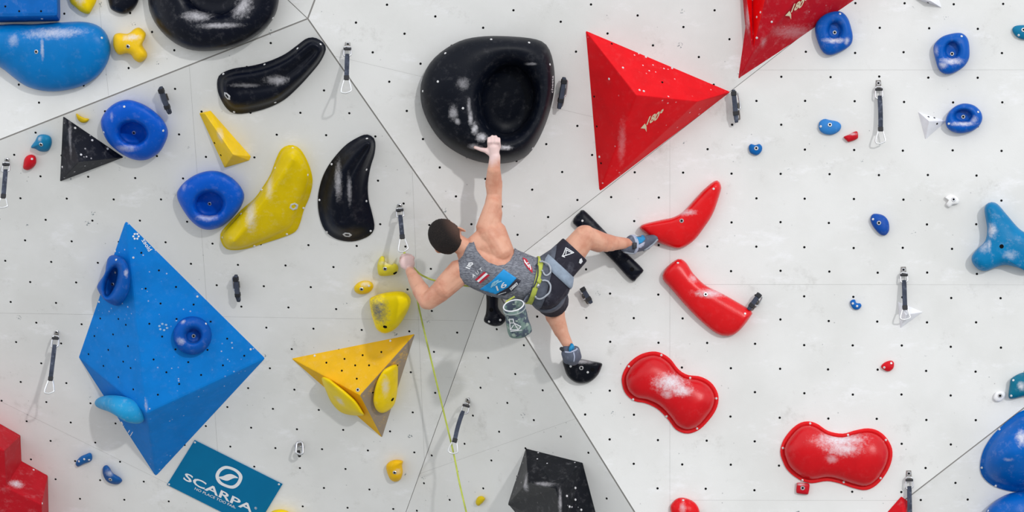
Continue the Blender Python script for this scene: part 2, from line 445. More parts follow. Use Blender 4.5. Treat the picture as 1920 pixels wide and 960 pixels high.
def patch(parent, bvh, poly, mat, name, lift=.002, cell=4.0, label=None, thick=.0):
    """thin print or cloth patch draped on a surface; poly in pixels"""
    bm = bmesh.new(); vs = [bm.verts.new((p[0], p[1], 0)) for p in poly]; bm.faces.new(vs)
    for ax, i in ((Vector((1, 0, 0)), 0), (Vector((0, 1, 0)), 1)):
        lo = min(p[i] for p in poly); hi = max(p[i] for p in poly); k = lo + cell
        while k < hi:
            bmesh.ops.bisect_plane(bm, geom=bm.verts[:] + bm.edges[:] + bm.faces[:], plane_co=ax * k, plane_no=ax); k += cell
    bmesh.ops.triangulate(bm, faces=[f for f in bm.faces if len(f.verts) > 4])
    bm.verts.index_update(); V = []; F = [tuple(v.index for v in f.verts) for f in bm.faces]; V0 = []
    for v in bm.verts:
        l, n = hit(bvh, v.co.x, v.co.y); V.append(l + n * (lift + thick)); V0.append(l - n * .002)
    if thick:
        k = len(V); E = [(e.verts[0].index, e.verts[1].index) for e in bm.edges if len(e.link_faces) == 1]
        F = F + [tuple(i + k for i in reversed(q)) for q in F] + [(a, b, b + k, a + k) for a, b in E]; V = V + V0
    bm.free()
    return part(name, V, F, mat, parent, sm=True, label=label, rc=bool(thick))
def strokes(parent, bvh, lines, width, mat, name, lift=.002, label=None):
    V = []; F = []
    for ln in lines:
        for a, b in zip(ln, ln[1:]):
            a = Vector(a); b = Vector(b); d = (b - a).normalized(); s = Vector((-d.y, d.x)) * width / 2; a = a - d * width * .3; b = b + d * width * .3
            o = len(V); k = max(1, int((b - a).length / 4))
            for i in range(k + 1):
                p = a.lerp(b, i / k)
                for q in (p - s, p + s):
                    l, n = hit(bvh, q.x, q.y); V.append(l + n * lift)
            for i in range(k): F.append((o + 2 * i, o + 2 * i + 1, o + 2 * i + 3, o + 2 * i + 2))
    return part(name, V, F, mat, parent, sm=False, label=label, rc=False)

# ------------------------------------------------------------------ big volumes
BLK = (8, 13, 27); RED = (208, 14, 26); YEL = (252, 216, 4); BLU = (0, 86, 196); TEAL = (10, 120, 160)
def tri_vol(name, plane, a, b, c, ap, h, rgb, label, **kw):
    v = [(*a, 0), (*b, 0), (*c, 0), (*ap, h)]
    return volume(name, plane, v, [(0, 1, 2), (0, 1, 3), (1, 2, 3), (2, 0, 3)], rgb, label, **kw)
# blue pyramid -----------------------------------------------------------
bv = [(235, 409, -.003), (500, 671, -.003), (292, 895, -.003), (146, 669, -.003), (275, 775, .31)]
bh = [(265, 474), (298, 507), (273, 541), (330, 538), (301, 569), (363, 571), (331, 598), (395, 603), (280, 607), (236, 609), (222, 598), (188, 597), (177, 630), (212, 627), (240, 649), (203, 656), (166, 664), (231, 678), (245, 690), (194, 686), (222, 707), (250, 730), (288, 674), (312, 698), (336, 720), (296, 740), (353, 679), (377, 703), (426, 635), (418, 685), (458, 667), (304, 631), (329, 655), (389, 656)]
vol_blue = volume('pyramid_volume', PL, bv, [(3, 2, 1, 0), (0, 1, 4), (1, 2, 4), (2, 3, 4), (3, 0, 4)], (0, 124, 212),
    'large blue four-sided pyramid volume carrying three blue holds', bevel=.012, rough=.6, dust=.04, specks=.5, holes=bh,
    screws=[(216, 471), (250, 483), (370, 556), (385, 606), (470, 655), (186, 566)], chalk=[(222, 812, 4, 12, .4)])
bb = bvh_of(vol_blue)
lettering(vol_blue, bb, 'bloez', (278.5, 472), (-13.5, -21.5), (7.2, -4.6), WHITEP, .01)
for k in range(6):
    a = k * math.pi / 3; patch(vol_blue, bb, ell(255 + 5 * math.cos(a), 443 + 5 * math.sin(a), 2, 2, n=8), WHITEP, 'flower_petal')
for k in range(6):
    a = k * math.pi / 3 + .3; patch(vol_blue, bb, ell(306 + 7.5 * math.cos(a), 613 + 6 * math.sin(a), 2.4, 2, n=8), plain('worn_print', (150, 186, 220), .7), 'flower_petal')
lettering(vol_blue, bb, 'bloez', (241, 820), (-17, -27), (4, -2), WHITEP, .01)
vP = [PL.at(*p) for p in bv]
FB_L = Plane(vP[0], vP[3], vP[4]); FB_R = Plane(vP[0], vP[1], vP[4]); FB_BL = Plane(vP[2], vP[3], vP[4])
pocket('pocket_hold', FB_L, [(203, 483), (213, 478), (230, 483), (242, 503), (244, 527), (240, 550), (230, 567), (217, 573), (197, 563), (184, 545), (183, 534), (196, 513), (199, 497)],
    ell(210, 527, 17, 36, 18), ell(209, 528, 7.5, 26, 18), .105, .01, 'oval blue slot hold on the left face of the pyramid volume', rgb=(0, 86, 176), rough=.5,
    screws=[(218, 487), (216, 511)], bolts=[(211, 533)], chalk=[(236, 512, 5, 9, .6)])
pocket('pocket_hold', FB_R, ell(361, 629, 36, 36), ell(361, 628, 21, 20), ell(363, 630, 12, 11), .10, .015, 'round blue pocket hold on the right face of the pyramid volume', rgb=(0, 84, 178), rough=.5,
    bolts=[(363, 630)], screws=[(386, 607)], chalk=[(338, 640, 10, 8, .5), (343, 603, 6, 6, .6)])
claw_o = [(178, 754), (182, 746), (195, 742), (210, 743), (221, 740), (240, 750), (259, 769), (267, 784), (262, 790), (244, 790), (225, 784), (210, 775), (195, 771), (184, 765)]
claw_base = FB_BL.at(258, 776)
V, F = tube([FB_BL.at(265, 784, -.02), FB_BL.at(257, 778, .02), FB_BL.at(243, 770, .045), FB_BL.at(226, 761, .055), FB_BL.at(208, 756, .055), FB_BL.at(192, 755, .05), FB_BL.at(181, 756, .045)],
            [.030, .062, .072, .064, .050, .042, .018], 18)
claw = top('claw_hold', V, F, None, claw_base, 'light blue claw-shaped hold on the lower left face of the pyramid volume', 'climbing hold')
sub = claw.modifiers.new('s', 'SUBSURF'); sub.levels = sub.render_levels = 2
claw.data.materials.append(hold_mat('claw_resin', (34, 150, 206), .45, .3))
# red triangle volume ------------------------------------------------------
rv = [(1097, 56, -.003), (1371, 172, -.003), (1123, 361, -.003), (1193, 178, .32), (1308, 190, .17)]
vol_red = volume('triangular_volume', PC, rv, [(2, 1, 0), (0, 1, 4, 3), (0, 3, 2), (3, 4, 2), (4, 1, 2)], (226, 6, 22),
    'bright red triangular volume pointing right beside the black bowl', bevel=.007, rough=.55, dust=.04, specks=.75,
    screws=[(1211, 107), (1260, 128), (1324, 152), (1199, 169), (1207, 171), (1168, 127), (1124, 294), (1142, 148)], holes=[(1147, 82), (1114, 181), (1242, 154), (1119, 237), (1127, 306)], chalk=[(1166, 270, 8, 60, .22)])
rb = bvh_of(vol_red)
def one_eighty(parent, bvh, ox, oy, sc=1.0):
    T = lambda x, y: (ox + x * sc, oy + y * sc)
    lettering(parent, bvh, '180°', T(-11, 8), (27 * sc, -14 * sc), (7 * sc, -18 * sc), CREAM, .035, name='lettering')
    patch(parent, bvh, [T(-21, 13), T(-13, 4), T(-10, 10), T(-10, 20), T(-13, 14)], CREAM, 'logo_wing', cell=8)
one_eighty(vol_red, rb, 1222, 227)
rv2 = [(1367, -60, -.003), (1381, 154, -.003), (1690, -60, -.003), (1412, 98, .13), (1450, -60, .35), (1540, -60, .30), (1392, -60, .24), (1410, -60, .12)]
vol_red2 = volume('triangular_volume', PR, rv2, [(1, 0, 2), (0, 1, 3, 6), (6, 3, 7), (7, 3, 4), (3, 5, 4), (1, 2, 5, 3), (2, 0, 6, 7, 4, 5)], (190, 14, 34),
    'dark red triangular volume cut by the top edge of the photo', bevel=.007, rough=.6, dust=.14, specks=.4, screws=[(1384, 137), (1377, 35), (1426, 23), (1419, 32), (1447, 41), (1419, 71)], chalk=[(1403, 30, 5, 40, .5), (1432, 80, 8, 18, .3), (1490, 60, 60, 14, .25)])
one_eighty(vol_red2, bvh_of(vol_red2), 1493, 16)
vol_red2.data.materials.append(hold_mat('fresh_red', (232, 4, 12), .45, .04))           # smoother, brighter paint inside the cut-out
_q = [Vector(p) for p in ((1391, -60), (1412, 99), (1451, -60))]
for p in vol_red2.data.polygons:
    c_ = Vector(project(p.center + THINGS[vol_red2])); sg = [(_q[(k + 1) % 3] - _q[k]).cross(c_ - _q[k]) for k in range(3)]
    if p.area > .004 and p.normal.z > .1 and (all(x > 0 for x in sg) or all(x < 0 for x in sg)): p.material_index = 1
# yellow triangle volume -------------------------------------------------
yv = [(544, 671, -.003), (780, 624, -.003), (717, 822, -.003), (675, 741, .17)]
vol_yel = volume('triangular_volume', PL, yv, [(0, 1, 2), (0, 1, 3), (1, 2, 3), (2, 0, 3)], (240, 186, 32), 'golden yellow triangular volume with two yellow crescent holds',
    bevel=.006, rough=.6, dust=.12, holes=[(612, 680), (646, 673), (680, 666), (715, 660), (641, 695), (666, 685), (692, 685), (669, 710), (659, 744), (699, 736), (745, 685)], screws=[(590, 667), (732, 639)], bolts=[(671, 731)])
tt = NT('worn_yellow_paint'); base = srgb(240, 186, 32)   # rubber-blackened right face
og = THINGS[vol_yel]; pf = Plane(*[PL.at(*yv[i]) for i in (1, 2, 3)])
fm_ = tt.math('MULTIPLY', tt.ramp(tt.noise(11, 7, .75), .28, .48), .9)
yel_worn = tt.done(tt.mix(fm_, base, srgb(138, 130, 126)), .6)
vol_yel.data.materials.append(yel_worn); vol_yel.data.update()
for p in vol_yel.data.polygons:
    if p.normal.normalized().dot(pf.n) > .97: p.material_index = 1
yP = [PL.at(*p) for p in yv]; FY_R = Plane(yP[1], yP[2], yP[3]); FY_L = Plane(yP[0], yP[2], yP[3])
dome('crescent_hold', FY_L, [(603, 709), (615, 709), (630, 720), (650, 736), (667, 752), (680, 772), (681, 779), (655, 778), (635, 772), (622, 757), (613, 737)], .055,
     [(622, 728), (655, 764)], 'lemon yellow crescent hold under the left edge of the golden volume', rgb=(250, 218, 6), rough=.4, chalk=[(637, 752, 11, 17, .75)], recess=[(631, 768)], power=.6)
dome('crescent_hold', FY_R, [(744, 684), (746, 710), (744, 740), (737, 762), (720, 774), (707, 770), (700, 752), (704, 725), (712, 705), (723, 691)], .06,
     [(733, 700), (722, 755)], 'lemon yellow crescent hold on the grimy right face of the golden volume', rgb=(250, 214, 4), rough=.4, chalk=[(723, 725, 8, 26, .65)], recess=[(736, 749)], power=.6)
# black triangle volume, black angular volume ------------------------------
tri_vol('triangular_volume', PL, (118, 217), (233, 295), (112, 341), (148, 303), .16, BLK, 'small black triangular volume touching the upper blue pocket hold', rough=.45, dust=.12, specks=.9, bevel=.005,
        screws=[(117, 313), (141, 240), (152, 290), (202, 279), (173, 263)], chalk=[(131, 262, 4, 40, .35)])
kv = [(986, 840, -.003), (1093, 867, -.003), (1124, 985, -.003), (1050, 1060, -.003), (952, 945, -.003), (1043, 915, .30), (990, 904, .26), (1060, 1000, .26)]
volume('angular_volume', PLC, kv, [(4, 3, 2, 1, 0), (0, 1, 5, 6), (1, 2, 7, 5), (0, 6, 4), (6, 5, 7, 3, 4), (2, 3, 7)], (9, 13, 22), 'black angular faceted volume cut by the bottom edge', bevel=.006, rough=.4, dust=.12, specks=1.,
       screws=[(1008, 856), (1059, 868), (1030, 902), (1037, 906), (1025, 882), (1046, 880), (1079, 915), (1063, 930), (1079, 937), (1068, 950), (1090, 956)], chalk=[(986, 912, 6, 26, .7), (1050, 945, 4, 30, .5), (1020, 908, 28, 5, .4)])
# red stepped volume -------------------------------------------------------
sv = [(-120, 725, 0), (39, 816, 0), (41, 864, 0), (90, 891, 0), (93, 1040, 0), (-120, 1040, 0),
      (-120, 790, .30), (8, 845, .30), (11, 913, .30), (78, 946, .30), (82, 1040, .30), (-120, 1040, .30)]
volume('stepped_volume', PL, sv, [(5, 4, 3, 2, 1, 0), (0, 1, 7, 6), (1, 2, 8, 7), (2, 3, 9, 8), (3, 4, 10, 9), (6, 7, 8, 9, 10, 11), (4, 5, 11, 10), (5, 0, 6, 11)], (186, 18, 34),
       'dark red stepped volume in the bottom left corner', bevel=.008, rough=.5, dust=.12, screws=[(63, 881), (79, 944)], chalk=[(30, 908, 16, 9, .9)])
# white triangular volumes -------------------------------------------------
WH = (236, 237, 243)
tri_vol('small_triangular_volume', PR, (1721, 209), (1775, 227), (1735, 262), (1742, 227), .06, WH, 'small white triangular volume left of the round blue pocket hold', rough=.6, dust=0, bevel=.003, holes=[(1741, 219), (1752, 221), (1757, 232)])
tri_vol('small_triangular_volume', PR, (1683, 565), (1731, 585), (1688, 616), (1698, 590), .06, WH, 'small white triangular volume beneath a hanging quickdraw', rough=.6, dust=0, bevel=.003)
tri_vol('small_triangular_volume', PR, (1710, -4), (1752, -30), (1766, 15), (1745, 2), .06, WH, 'white triangular volume cut by the top edge at right', rough=.6, dust=0, bevel=.003, holes=[(1740, 5)])
# blue box at the corner ---------------------------------------------------
xv = [(-90, -90, 0), (112, -90, 0), (114, 41, 0), (-90, 45, 0), (-90, -90, .16), (106, -90, .16), (108, 30, .16), (-90, 34, .16)]
volume('block_volume', PTL, xv, [(3, 2, 1, 0), (4, 5, 6, 7), (0, 1, 5, 4), (1, 2, 6, 5), (2, 3, 7, 6), (3, 0, 4, 7)], (0, 100, 186), 'blue box volume in the top left corner of the photo', bevel=.02, rough=.5, dust=.1, screws=[(79, 35)], holes=[(36, 21), (77, 21), (10, 12)])

# ------------------------------------------------------------------ holds, upper left
dome('sloper_hold', PTL, [(-60, 70), (-20, 50), (20, 45), (60, 45), (110, 42), (160, 41), (190, 52), (205, 76), (206, 104), (193, 132), (165, 156), (125, 169), (85, 171), (50, 162), (25, 145), (0, 126), (-40, 110), (-65, 95)], .15,
     [(-5, 80), (60, 84), (140, 84)], 'wide glossy blue sloper hold under the corner box volume', rgb=(0, 116, 190), rough=.3, dust=.06, bolts=[(68, 97)], screws=[(191, 71), (157, 160)], chalk=[(100, 62, 70, 12, .6), (25, 75, 12, 14, .4), (79, 90, 4, 26, .5)])  # last, narrow patch is a strip-light reflection painted into the colour
dome('sloper_hold', PTL, [(128, -30), (185, -30), (181, 0), (174, 15), (166, 26), (152, 22), (140, 12), (131, 2)], .08, [(155, -10)], 'yellow hold with chalky face cut by the top edge', rgb=YEL, rough=.5, chalk=[(148, -2, 14, 14, .8)])
dome('sloper_hold', PTL, [(204, -30), (262, -30), (260, 0), (250, 17), (234, 26), (216, 22), (205, 10)], .07, [(232, -5)], 'small black hold cut by the top edge left of the large bowl', rgb=BLK, rough=.35)
dome('knobbly_hold', PTL, [(213, 68), (222, 62), (240, 63), (252, 54), (262, 52), (273, 62), (272, 72), (267, 84), (275, 98), (275, 108), (263, 117), (252, 112), (246, 103), (237, 100), (222, 102), (213, 88)], .10,
     [(226, 78), (246, 82), (262, 98)], 'knobbly yellow three-lobed hold right of the blue sloper', rgb=(240, 196, 24), rough=.5, bolts=[(240, 87)], chalk=[(246, 70, 20, 7, .85)], power=.6)
pocket('bowl_hold', PTL, [(274, -70), (300, -130), (400, -150), (500, -130), (526, -70), (523, 0), (514, 32), (494, 56), (464, 77), (430, 90), (390, 96), (355, 93), (325, 79), (300, 56), (284, 30), (277, 0)],
    [(318, -50), (360, -90), (420, -95), (475, -70), (492, -25), (478, 22), (440, 48), (395, 54), (350, 40), (325, 5)], ell(405, -25, 55, 50), .17, .06, 'huge black scooped bowl hold at the top edge', rgb=BLK, rough=.3, dust=.07,
    screws=[(511, 34)], chalk=[(455, 8, 30, 28, .75), (370, 30, 30, 12, .55), (410, 48, 50, 6, .5)], bulge=.7)
ban = [(407, 157), (410, 143), (420, 135), (440, 128), (473, 123), (503, 115), (533, 102), (557, 85), (573, 73), (587, 70), (600, 75), (610, 85), (610, 97), (600, 117), (583, 138), (560, 163), (533, 187), (503, 202), (470, 211), (440, 213), (423, 201), (410, 177)]
HEXR = disc_mesh('hex_insert', [(.026, -.004), (.026, .002), (.020, .003), (.016, .003), (.014, -.003)], 6, plain('pale_insert', (200, 202, 206), .4))
o = dome('banana_hold', PL, ban, .09, [(446, 166), (510, 160), (560, 126), (588, 98)], 'long black banana-shaped hold below the upper seam', rgb=BLK, rough=.26, dust=.04, prof=[(0, -.004), (0, .008), (.08, .012), (.22, .048), (.42, .082), (.58, .087), (.8, .074), (1, .064)],
     screws=[(601, 83), (558, 91), (496, 121), (419, 139), (439, 210), (516, 192), (585, 136)], chalk=[(520, 150, 24, 10, .6), (460, 160, 30, 4, .35)], power=.8)  # pale bar on the black is a painted tube-light reflection, coloured like chalk
stick(o, bvh_of(o), 426, 180, HEXR, 'hex_insert', label='pale hexagonal insert')
pocket('pocket_hold', PL, [(189, 233), (195, 213), (213, 195), (237, 187), (263, 193), (287, 207), (307, 227), (315, 247), (310, 267), (297, 287), (273, 300), (247, 298), (220, 283), (200, 263)], ell(247, 250, 34, 27, 12), ell(250, 249, 24, 19, 10), .11, .004,
    'round blue pocket hold right of the black triangular volume', rgb=BLU, rough=.36, dust=.1, screws=[(233, 200), (306, 245), (195, 248)], bolts=[(251, 249)], chalk=[(235, 278, 26, 7, .5), (209, 218, 4, 10, .3)], bulge=.6)
pocket('pocket_hold', PL, [(332, 370), (338, 350), (360, 331), (387, 321), (413, 322), (437, 335), (453, 353), (458, 370), (450, 391), (433, 411), (413, 426), (390, 431), (370, 424), (350, 404)], ell(392, 383, 34, 30, -5), ell(393, 382, 24, 21, -5), .11, .004,
    'round blue pocket hold touching the large yellow hold', rgb=BLU, rough=.36, dust=.1, bolts=[(393, 382)], chalk=[(388, 408, 26, 7, .6), (345, 350, 8, 8, .3)], bulge=.6)
dome('small_hold', PL, [(58, 276), (66, 264), (72, 254), (84, 252), (95, 257), (97, 270), (90, 283), (76, 284), (66, 279)], .06, [(80, 268)], 'small teal knob hold left of the black triangular volume', rgb=(22, 124, 170), rough=.5, bolts=[(77, 271)], chalk=[(74, 260, 7, 6, .5)])
dome('small_hold', PL, [(44, 308), (47, 296), (56, 290), (66, 293), (68, 305), (62, 314), (52, 319), (44, 316)], .05, [(56, 304)], 'small red knob hold below the teal knob', rgb=(206, 18, 36), rough=.5, screws=[(60, 298)])
dome('small_hold', PL, [(143, 213), (150, 217), (158, 221), (167, 223), (163, 229), (153, 230), (145, 223)], .03, [(150, 221), (159, 226)], 'tiny yellow crescent hold above the black triangular volume', rgb=(220, 186, 30), rough=.5)
wv = [(373, 212, 0), (395, 207, 0), (471, 293, 0), (468, 301, 0), (421, 315, 0), (437, 290, .13), (384, 213, .04)]
volume('wedge_hold', PL, wv, [(4, 3, 2, 1, 0), (0, 1, 6), (1, 2, 5, 6), (2, 3, 5), (3, 4, 5), (4, 0, 6, 5)], (246, 204, 32), 'long yellow wedge hold above the large yellow hold', cat='climbing hold', bevel=.005, rough=.5, chalk=[(412, 255, 8, 18, .6)], bolts=(), holes=[(402, 268), (414, 291)])
yl = [(413, 447), (416, 433), (430, 417), (453, 393), (477, 372), (493, 350), (507, 327), (517, 300), (527, 280), (543, 272), (560, 277), (573, 295), (583, 320), (586, 343), (580, 370), (570, 393), (562, 420), (553, 435), (527, 446), (493, 457), (460, 467), (433, 469), (420, 463)]
o = dome('ribbed_hold', PL, yl, .17, [(440, 452), (482, 396), (512, 352), (548, 300)], 'large mustard yellow ridged hold with screws around its rim', rgb=(228, 198, 2), rough=.34, dust=.15,
     prof=[(0, -.004), (0, .008), (.13, .011), (.17, .03), (.26, .058), (.5, .078), (.8, .098), (.9, .108), (1, .110)],
     screws=[(549, 277), (516, 315), (491, 356), (452, 401), (417, 445), (477, 461), (538, 439), (569, 390), (577, 328)], chalk=[(470, 402, 12, 44, .7), (505, 350, 9, 28, .55)])  # pale strokes along the ridge are a lamp reflection put into the colour
stick(o, bvh_of(o), 551, 387, HEXR, 'hex_insert', label='pale hexagonal insert')
hn = [(596, 383), (598, 357), (607, 327), (623, 300), (647, 273), (670, 258), (687, 252), (700, 258), (704, 270), (702, 290), (695, 313), (690, 343), (691, 373), (697, 397), (702, 423), (697, 438), (680, 448), (657, 453), (630, 448), (610, 433), (600, 410)]
o = dome('horn_hold', PL, hn, .16, [(690, 275), (656, 325), (638, 372), (640, 412)], 'black horn-shaped hold left of the clipped quickdraw', rgb=BLK, rough=.28, dust=.04,
     prof=[(0, -.004), (0, .008), (.10, .012), (.3, .045), (.55, .082), (.75, .098), (.88, .095), (1, .088)],
     screws=[(688, 260), (622, 308), (687, 318), (599, 375), (687, 377), (695, 433), (613, 435)], chalk=[(634, 340, 8, 40, .5), (655, 355, 5, 34, .4)])
stick(o, bvh_of(o), 651, 440, HEXR, 'hex_insert', label='pale hexagonal insert')
# lower left small ones
dome('small_hold', PL, [(142, 868), (150, 857), (160, 852), (169, 849), (173, 855), (171, 864), (157, 870), (146, 875)], .045, [(152, 865), (164, 857)], 'small blue lozenge hold nearest the red stepped volume', rgb=(24, 98, 168), rough=.5, screws=[(148, 865), (158, 861), (167, 862)])
dome('small_hold', PL, [(193, 877), (199, 872), (205, 876), (212, 887), (225, 895), (229, 902), (221, 908), (209, 907), (199, 901), (193, 889)], .05, [(201, 886), (216, 900)], 'small chalky blue bean hold below the blue pyramid volume', rgb=(22, 88, 158), rough=.5, bolts=[(207, 899)], chalk=[(205, 888, 9, 9, .5)])
dome('small_hold', PL, [(490, 985), (505, 962), (525, 955), (545, 962), (560, 985), (525, 1000)], .08, [(525, 980)], 'yellow hold barely showing at the bottom edge', rgb=YEL, rough=.5)
# yellow cluster left of the climber
t = dome('sloper_hold', PL, [(693, 562), (702, 555), (721, 549), (745, 546), (760, 549), (769, 559), (769, 571), (762, 588), (751, 606), (738, 619), (721, 625), (707, 618), (701, 604), (696, 586)], .13, [(712, 575), (742, 572), (724, 604)],
     'bulky yellow sloper hold with a grey rubbed patch', rgb=(255, 226, 0), rough=.35, dust=.05, recess=[(722, 613)], power=.55)
setmat(t, (255, 226, 0), [(708, 583, 14, 26, .95)], rough=.38, dust=.02, chalk=srgb(104, 108, 116)) if False else None
t.data.materials.clear(); t.data.materials.append(hold_mat('rubbed_yellow', (255, 226, 0), .38, .02, spots=resolve_spots(t, [(709, 584, 22, 34, 1.0)]), chalk=srgb(104, 108, 116)))
dome('horned_hold', PL, [(708, 494), (713, 482), (717, 480), (721, 483), (723, 491), (734, 496), (738, 494), (744, 496), (747, 503), (744, 511), (737, 516), (713, 517), (708, 507)], .07, [(716, 503), (736, 506)], 'pale yellow horned hold beside the clipping hand', rgb=(228, 212, 60), rough=.5, bolts=[(722, 504)], recess=[(741, 512)], chalk=[(724, 493, 16, 6, .5)], power=.5)
dome('small_hold', PL, ell(682, 539, 18.5, 12.5, -14), .06, [(676, 541), (688, 537)], 'oval yellow hold above the bulky yellow sloper', rgb=(240, 200, 14), rough=.45, bolts=[(678, 542)], screws=[(692, 536)], chalk=[(684, 533, 11, 6, .6)])
dome('small_hold', PL, [(724, 876), (730, 866), (741, 862), (755, 864), (754, 873), (755, 887), (750, 900), (739, 903), (730, 896)], .06, [(738, 876), (742, 890)], 'small yellow hold below the golden volume', rgb=(244, 190, 14), rough=.45, bolts=[(740, 886)], chalk=[(746, 884, 8, 8, .4)])
dome('small_hold', PLC, [(892, 940), (896, 932), (903, 930), (909, 934), (907, 940), (898, 948), (893, 946)], .03, [(900, 938)], 'tiny yellow hold left of the black angular volume', rgb=(222, 194, 24), rough=.45)

# ------------------------------------------------------------------ black holds, centre
bo = [(788, 173), (792, 147), (807, 117), (833, 93), (867, 75), (907, 68), (953, 68), (997, 72), (1020, 80), (1032, 97), (1039, 127), (1040, 160), (1035, 193), (1024, 230), (1007, 267), (987, 293), (960, 304), (927, 307), (893, 302), (860, 288), (830, 267), (807, 237), (792, 203)]
bc = [(877, 187), (880, 157), (897, 127), (923, 105), (953, 97), (983, 101), (1005, 117), (1018, 143), (1021, 173), (1014, 213), (998, 247), (978, 267), (950, 277), (917, 267), (890, 240)]
bowl = pocket('bowl_hold', PC, bo, bc, [(905, 190), (912, 160), (935, 132), (965, 126), (990, 145), (1000, 180), (992, 215), (970, 242), (942, 248), (916, 228)], .26, .03, 'big black round bowl hold gripped by the climber',
    rgb=(7, 12, 24), rough=.42, dust=.05, screws=[(921, 74), (992, 80), (835, 100), (1031, 121), (1035, 196), (998, 278), (822, 260), (793, 171), (868, 203), (821, 153)],
    chalk=[(868, 157, 13, 12, .3), (879, 200, 4, 18, .4), (882, 222, 5, 16, .6), (890, 242, 7, 14, .75), (903, 258, 12, 9, .85), (850, 212, 10, 16, .45), (858, 228, 6, 8, .5), (890, 275, 14, 7, .5), (948, 277, 14, 5, .8), (995, 120, 14, 3, .4)], bulge=.8,
    hc=lambda p: .24 + .05 * math.cos(math.atan2(p.y - 190, p.x - 950) - math.radians(100)))
BOWL = bvh_of(bowl)
lettering(bowl, BOWL, 'cheeta', (1036.5, 174), (1.0, -32), (-3.5, 0), WHITEP, .0, label='small white lettering up the right edge')
dome('bone_hold', PR, [(913, 520), (930, 515), (935, 535), (934.6, 553), (934, 575), (940, 586), (949, 597), (941, 609), (928, 612), (915, 608), (907, 601), (911, 586), (912, 567), (911, 545)], .08, [(923, 530), (923, 570), (928, 596)],
     'black bone-shaped hold half hidden behind the chalk bag', rgb=BLK, rough=.3, screws=[(917, 603), (938, 600), (922, 554)], recess=[(921, 581)])
half = dome('half_disc_hold', PR, [(1055, 676), (1058, 690), (1064, 705), (1077, 716), (1092, 719), (1108, 715), (1121, 703), (1128, 688), (1128, 681), (1110, 677), (1090, 673), (1065, 670)], .12, [(1080, 684), (1106, 686)], 'black half-moon foothold under the lower shoe', rgb=(9, 13, 23), rough=.3,
     bolts=[(1090, 690)], screws=[(1070, 687), (1102, 698)], recess=[(1111, 693)], chalk=[(1092, 678, 26, 5, .5)], power=.5)
bar = dome('bar_hold', PR, [(1074, 415), (1079, 405), (1087, 398), (1096, 395), (1134, 433), (1168, 468), (1205, 504), (1202, 513), (1195, 521), (1184, 526), (1150, 490), (1115, 456), (1077, 421)], .085, [(1092, 413), (1188, 508)], 'long black half-round bar behind the right knee', rgb=BLK, rough=.35,
     screws=[(1092, 414)], recess=[(1185, 505)], power=.5)

# ------------------------------------------------------------------ red holds
r1 = dome('boomerang_hold', PR, [(1199, 427), (1207, 420), (1240, 412), (1263, 407), (1283, 395), (1303, 373), (1323, 352), (1343, 338), (1352, 348), (1350, 363), (1337, 400), (1320, 427), (1300, 452), (1277, 465), (1257, 463), (1230, 452), (1207, 435)], .13,
     [(1212, 425), (1262, 420), (1295, 400), (1340, 352)], 'glossy red boomerang hold under the toe of the raised shoe', rgb=(224, 12, 20), rough=.22, dust=.03, spec=.35, bolts=[(1278, 414)], screws=[(1338, 354)], chalk=[(1283, 398, 26, 7, .7)], power=.6)
dome('curved_hold', PR, [(1242, 517), (1248, 503), (1263, 490), (1275, 485), (1287, 493), (1300, 513), (1323, 535), (1353, 550), (1380, 565), (1409, 583), (1408, 592), (1393, 613), (1377, 627), (1360, 630), (1340, 623), (1310, 598), (1283, 570), (1257, 540), (1245, 527)], .13,
     [(1266, 506), (1300, 542), (1345, 572), (1392, 598)], 'glossy red curved slab hold below the boomerang hold', rgb=(224, 12, 22), rough=.25, dust=.03, spec=.35, bolts=[(1323, 552)], screws=[(1271, 493), (1397, 588)], chalk=[(1335, 550, 38, 9, .75), (1300, 522, 10, 10, .5)], power=.62)
FLANGE = hold_mat('red_flange', (224, 30, 36), .6, .03)
def bean(name, outline, H, med, label, screws, chalk):
    H *= .72
    c = centre(outline); n = 80; ring = catmull(outline, n); tgt = [nearest_on_poly(p, med) for p in ring]
    for _ in range(8): tgt = [(tgt[i - 1] + tgt[i] * 2 + tgt[(i + 1) % n]) / 4 for i in range(n)]
    def ins(i, px): d = tgt[i] - ring[i]; return ring[i] + d.normalized() * px
    prof = [(7.5, .002), (7.5, .010)] 
    base = [ins(i, 7.2) for i in range(n)]
    rings = [[PR.at(*base[i], -.003) for i in range(n)], [PR.at(*base[i], .011) for i in range(n)]]
    for k in range(1, 13):
        a = k / 12 * 1.51
        rings.append([PR.at(*base[i].lerp(tgt[i], 1 - math.cos(a)), .011 + (H - .011) * math.sin(a) ** .85) for i in range(n)])
    v, f = loft(rings); o = top(name, v, f, None, PR.at(*c), label, 'climbing hold', None); weld(o)
    setmat(o, (208, 4, 20), chalk, rough=.24, dust=.03, spec=.35)
    R0 = [[PR.at(*ring[i], -.003) for i in range(n)], [PR.at(*ring[i], .009) for i in range(n)], [PR.at(*ins(i, 1.2), .012) for i in range(n)], [PR.at(*ins(i, 7.6), .012) for i in range(n)], [PR.at(*ins(i, 7.6), -.003) for i in range(n)]]
    v, f = loft(R0 + [R0[0]], False, False); fl_ = part('flange', v, f, FLANGE, o, label='paler red flat rim with screws')
    studs(fl_, screws); return o
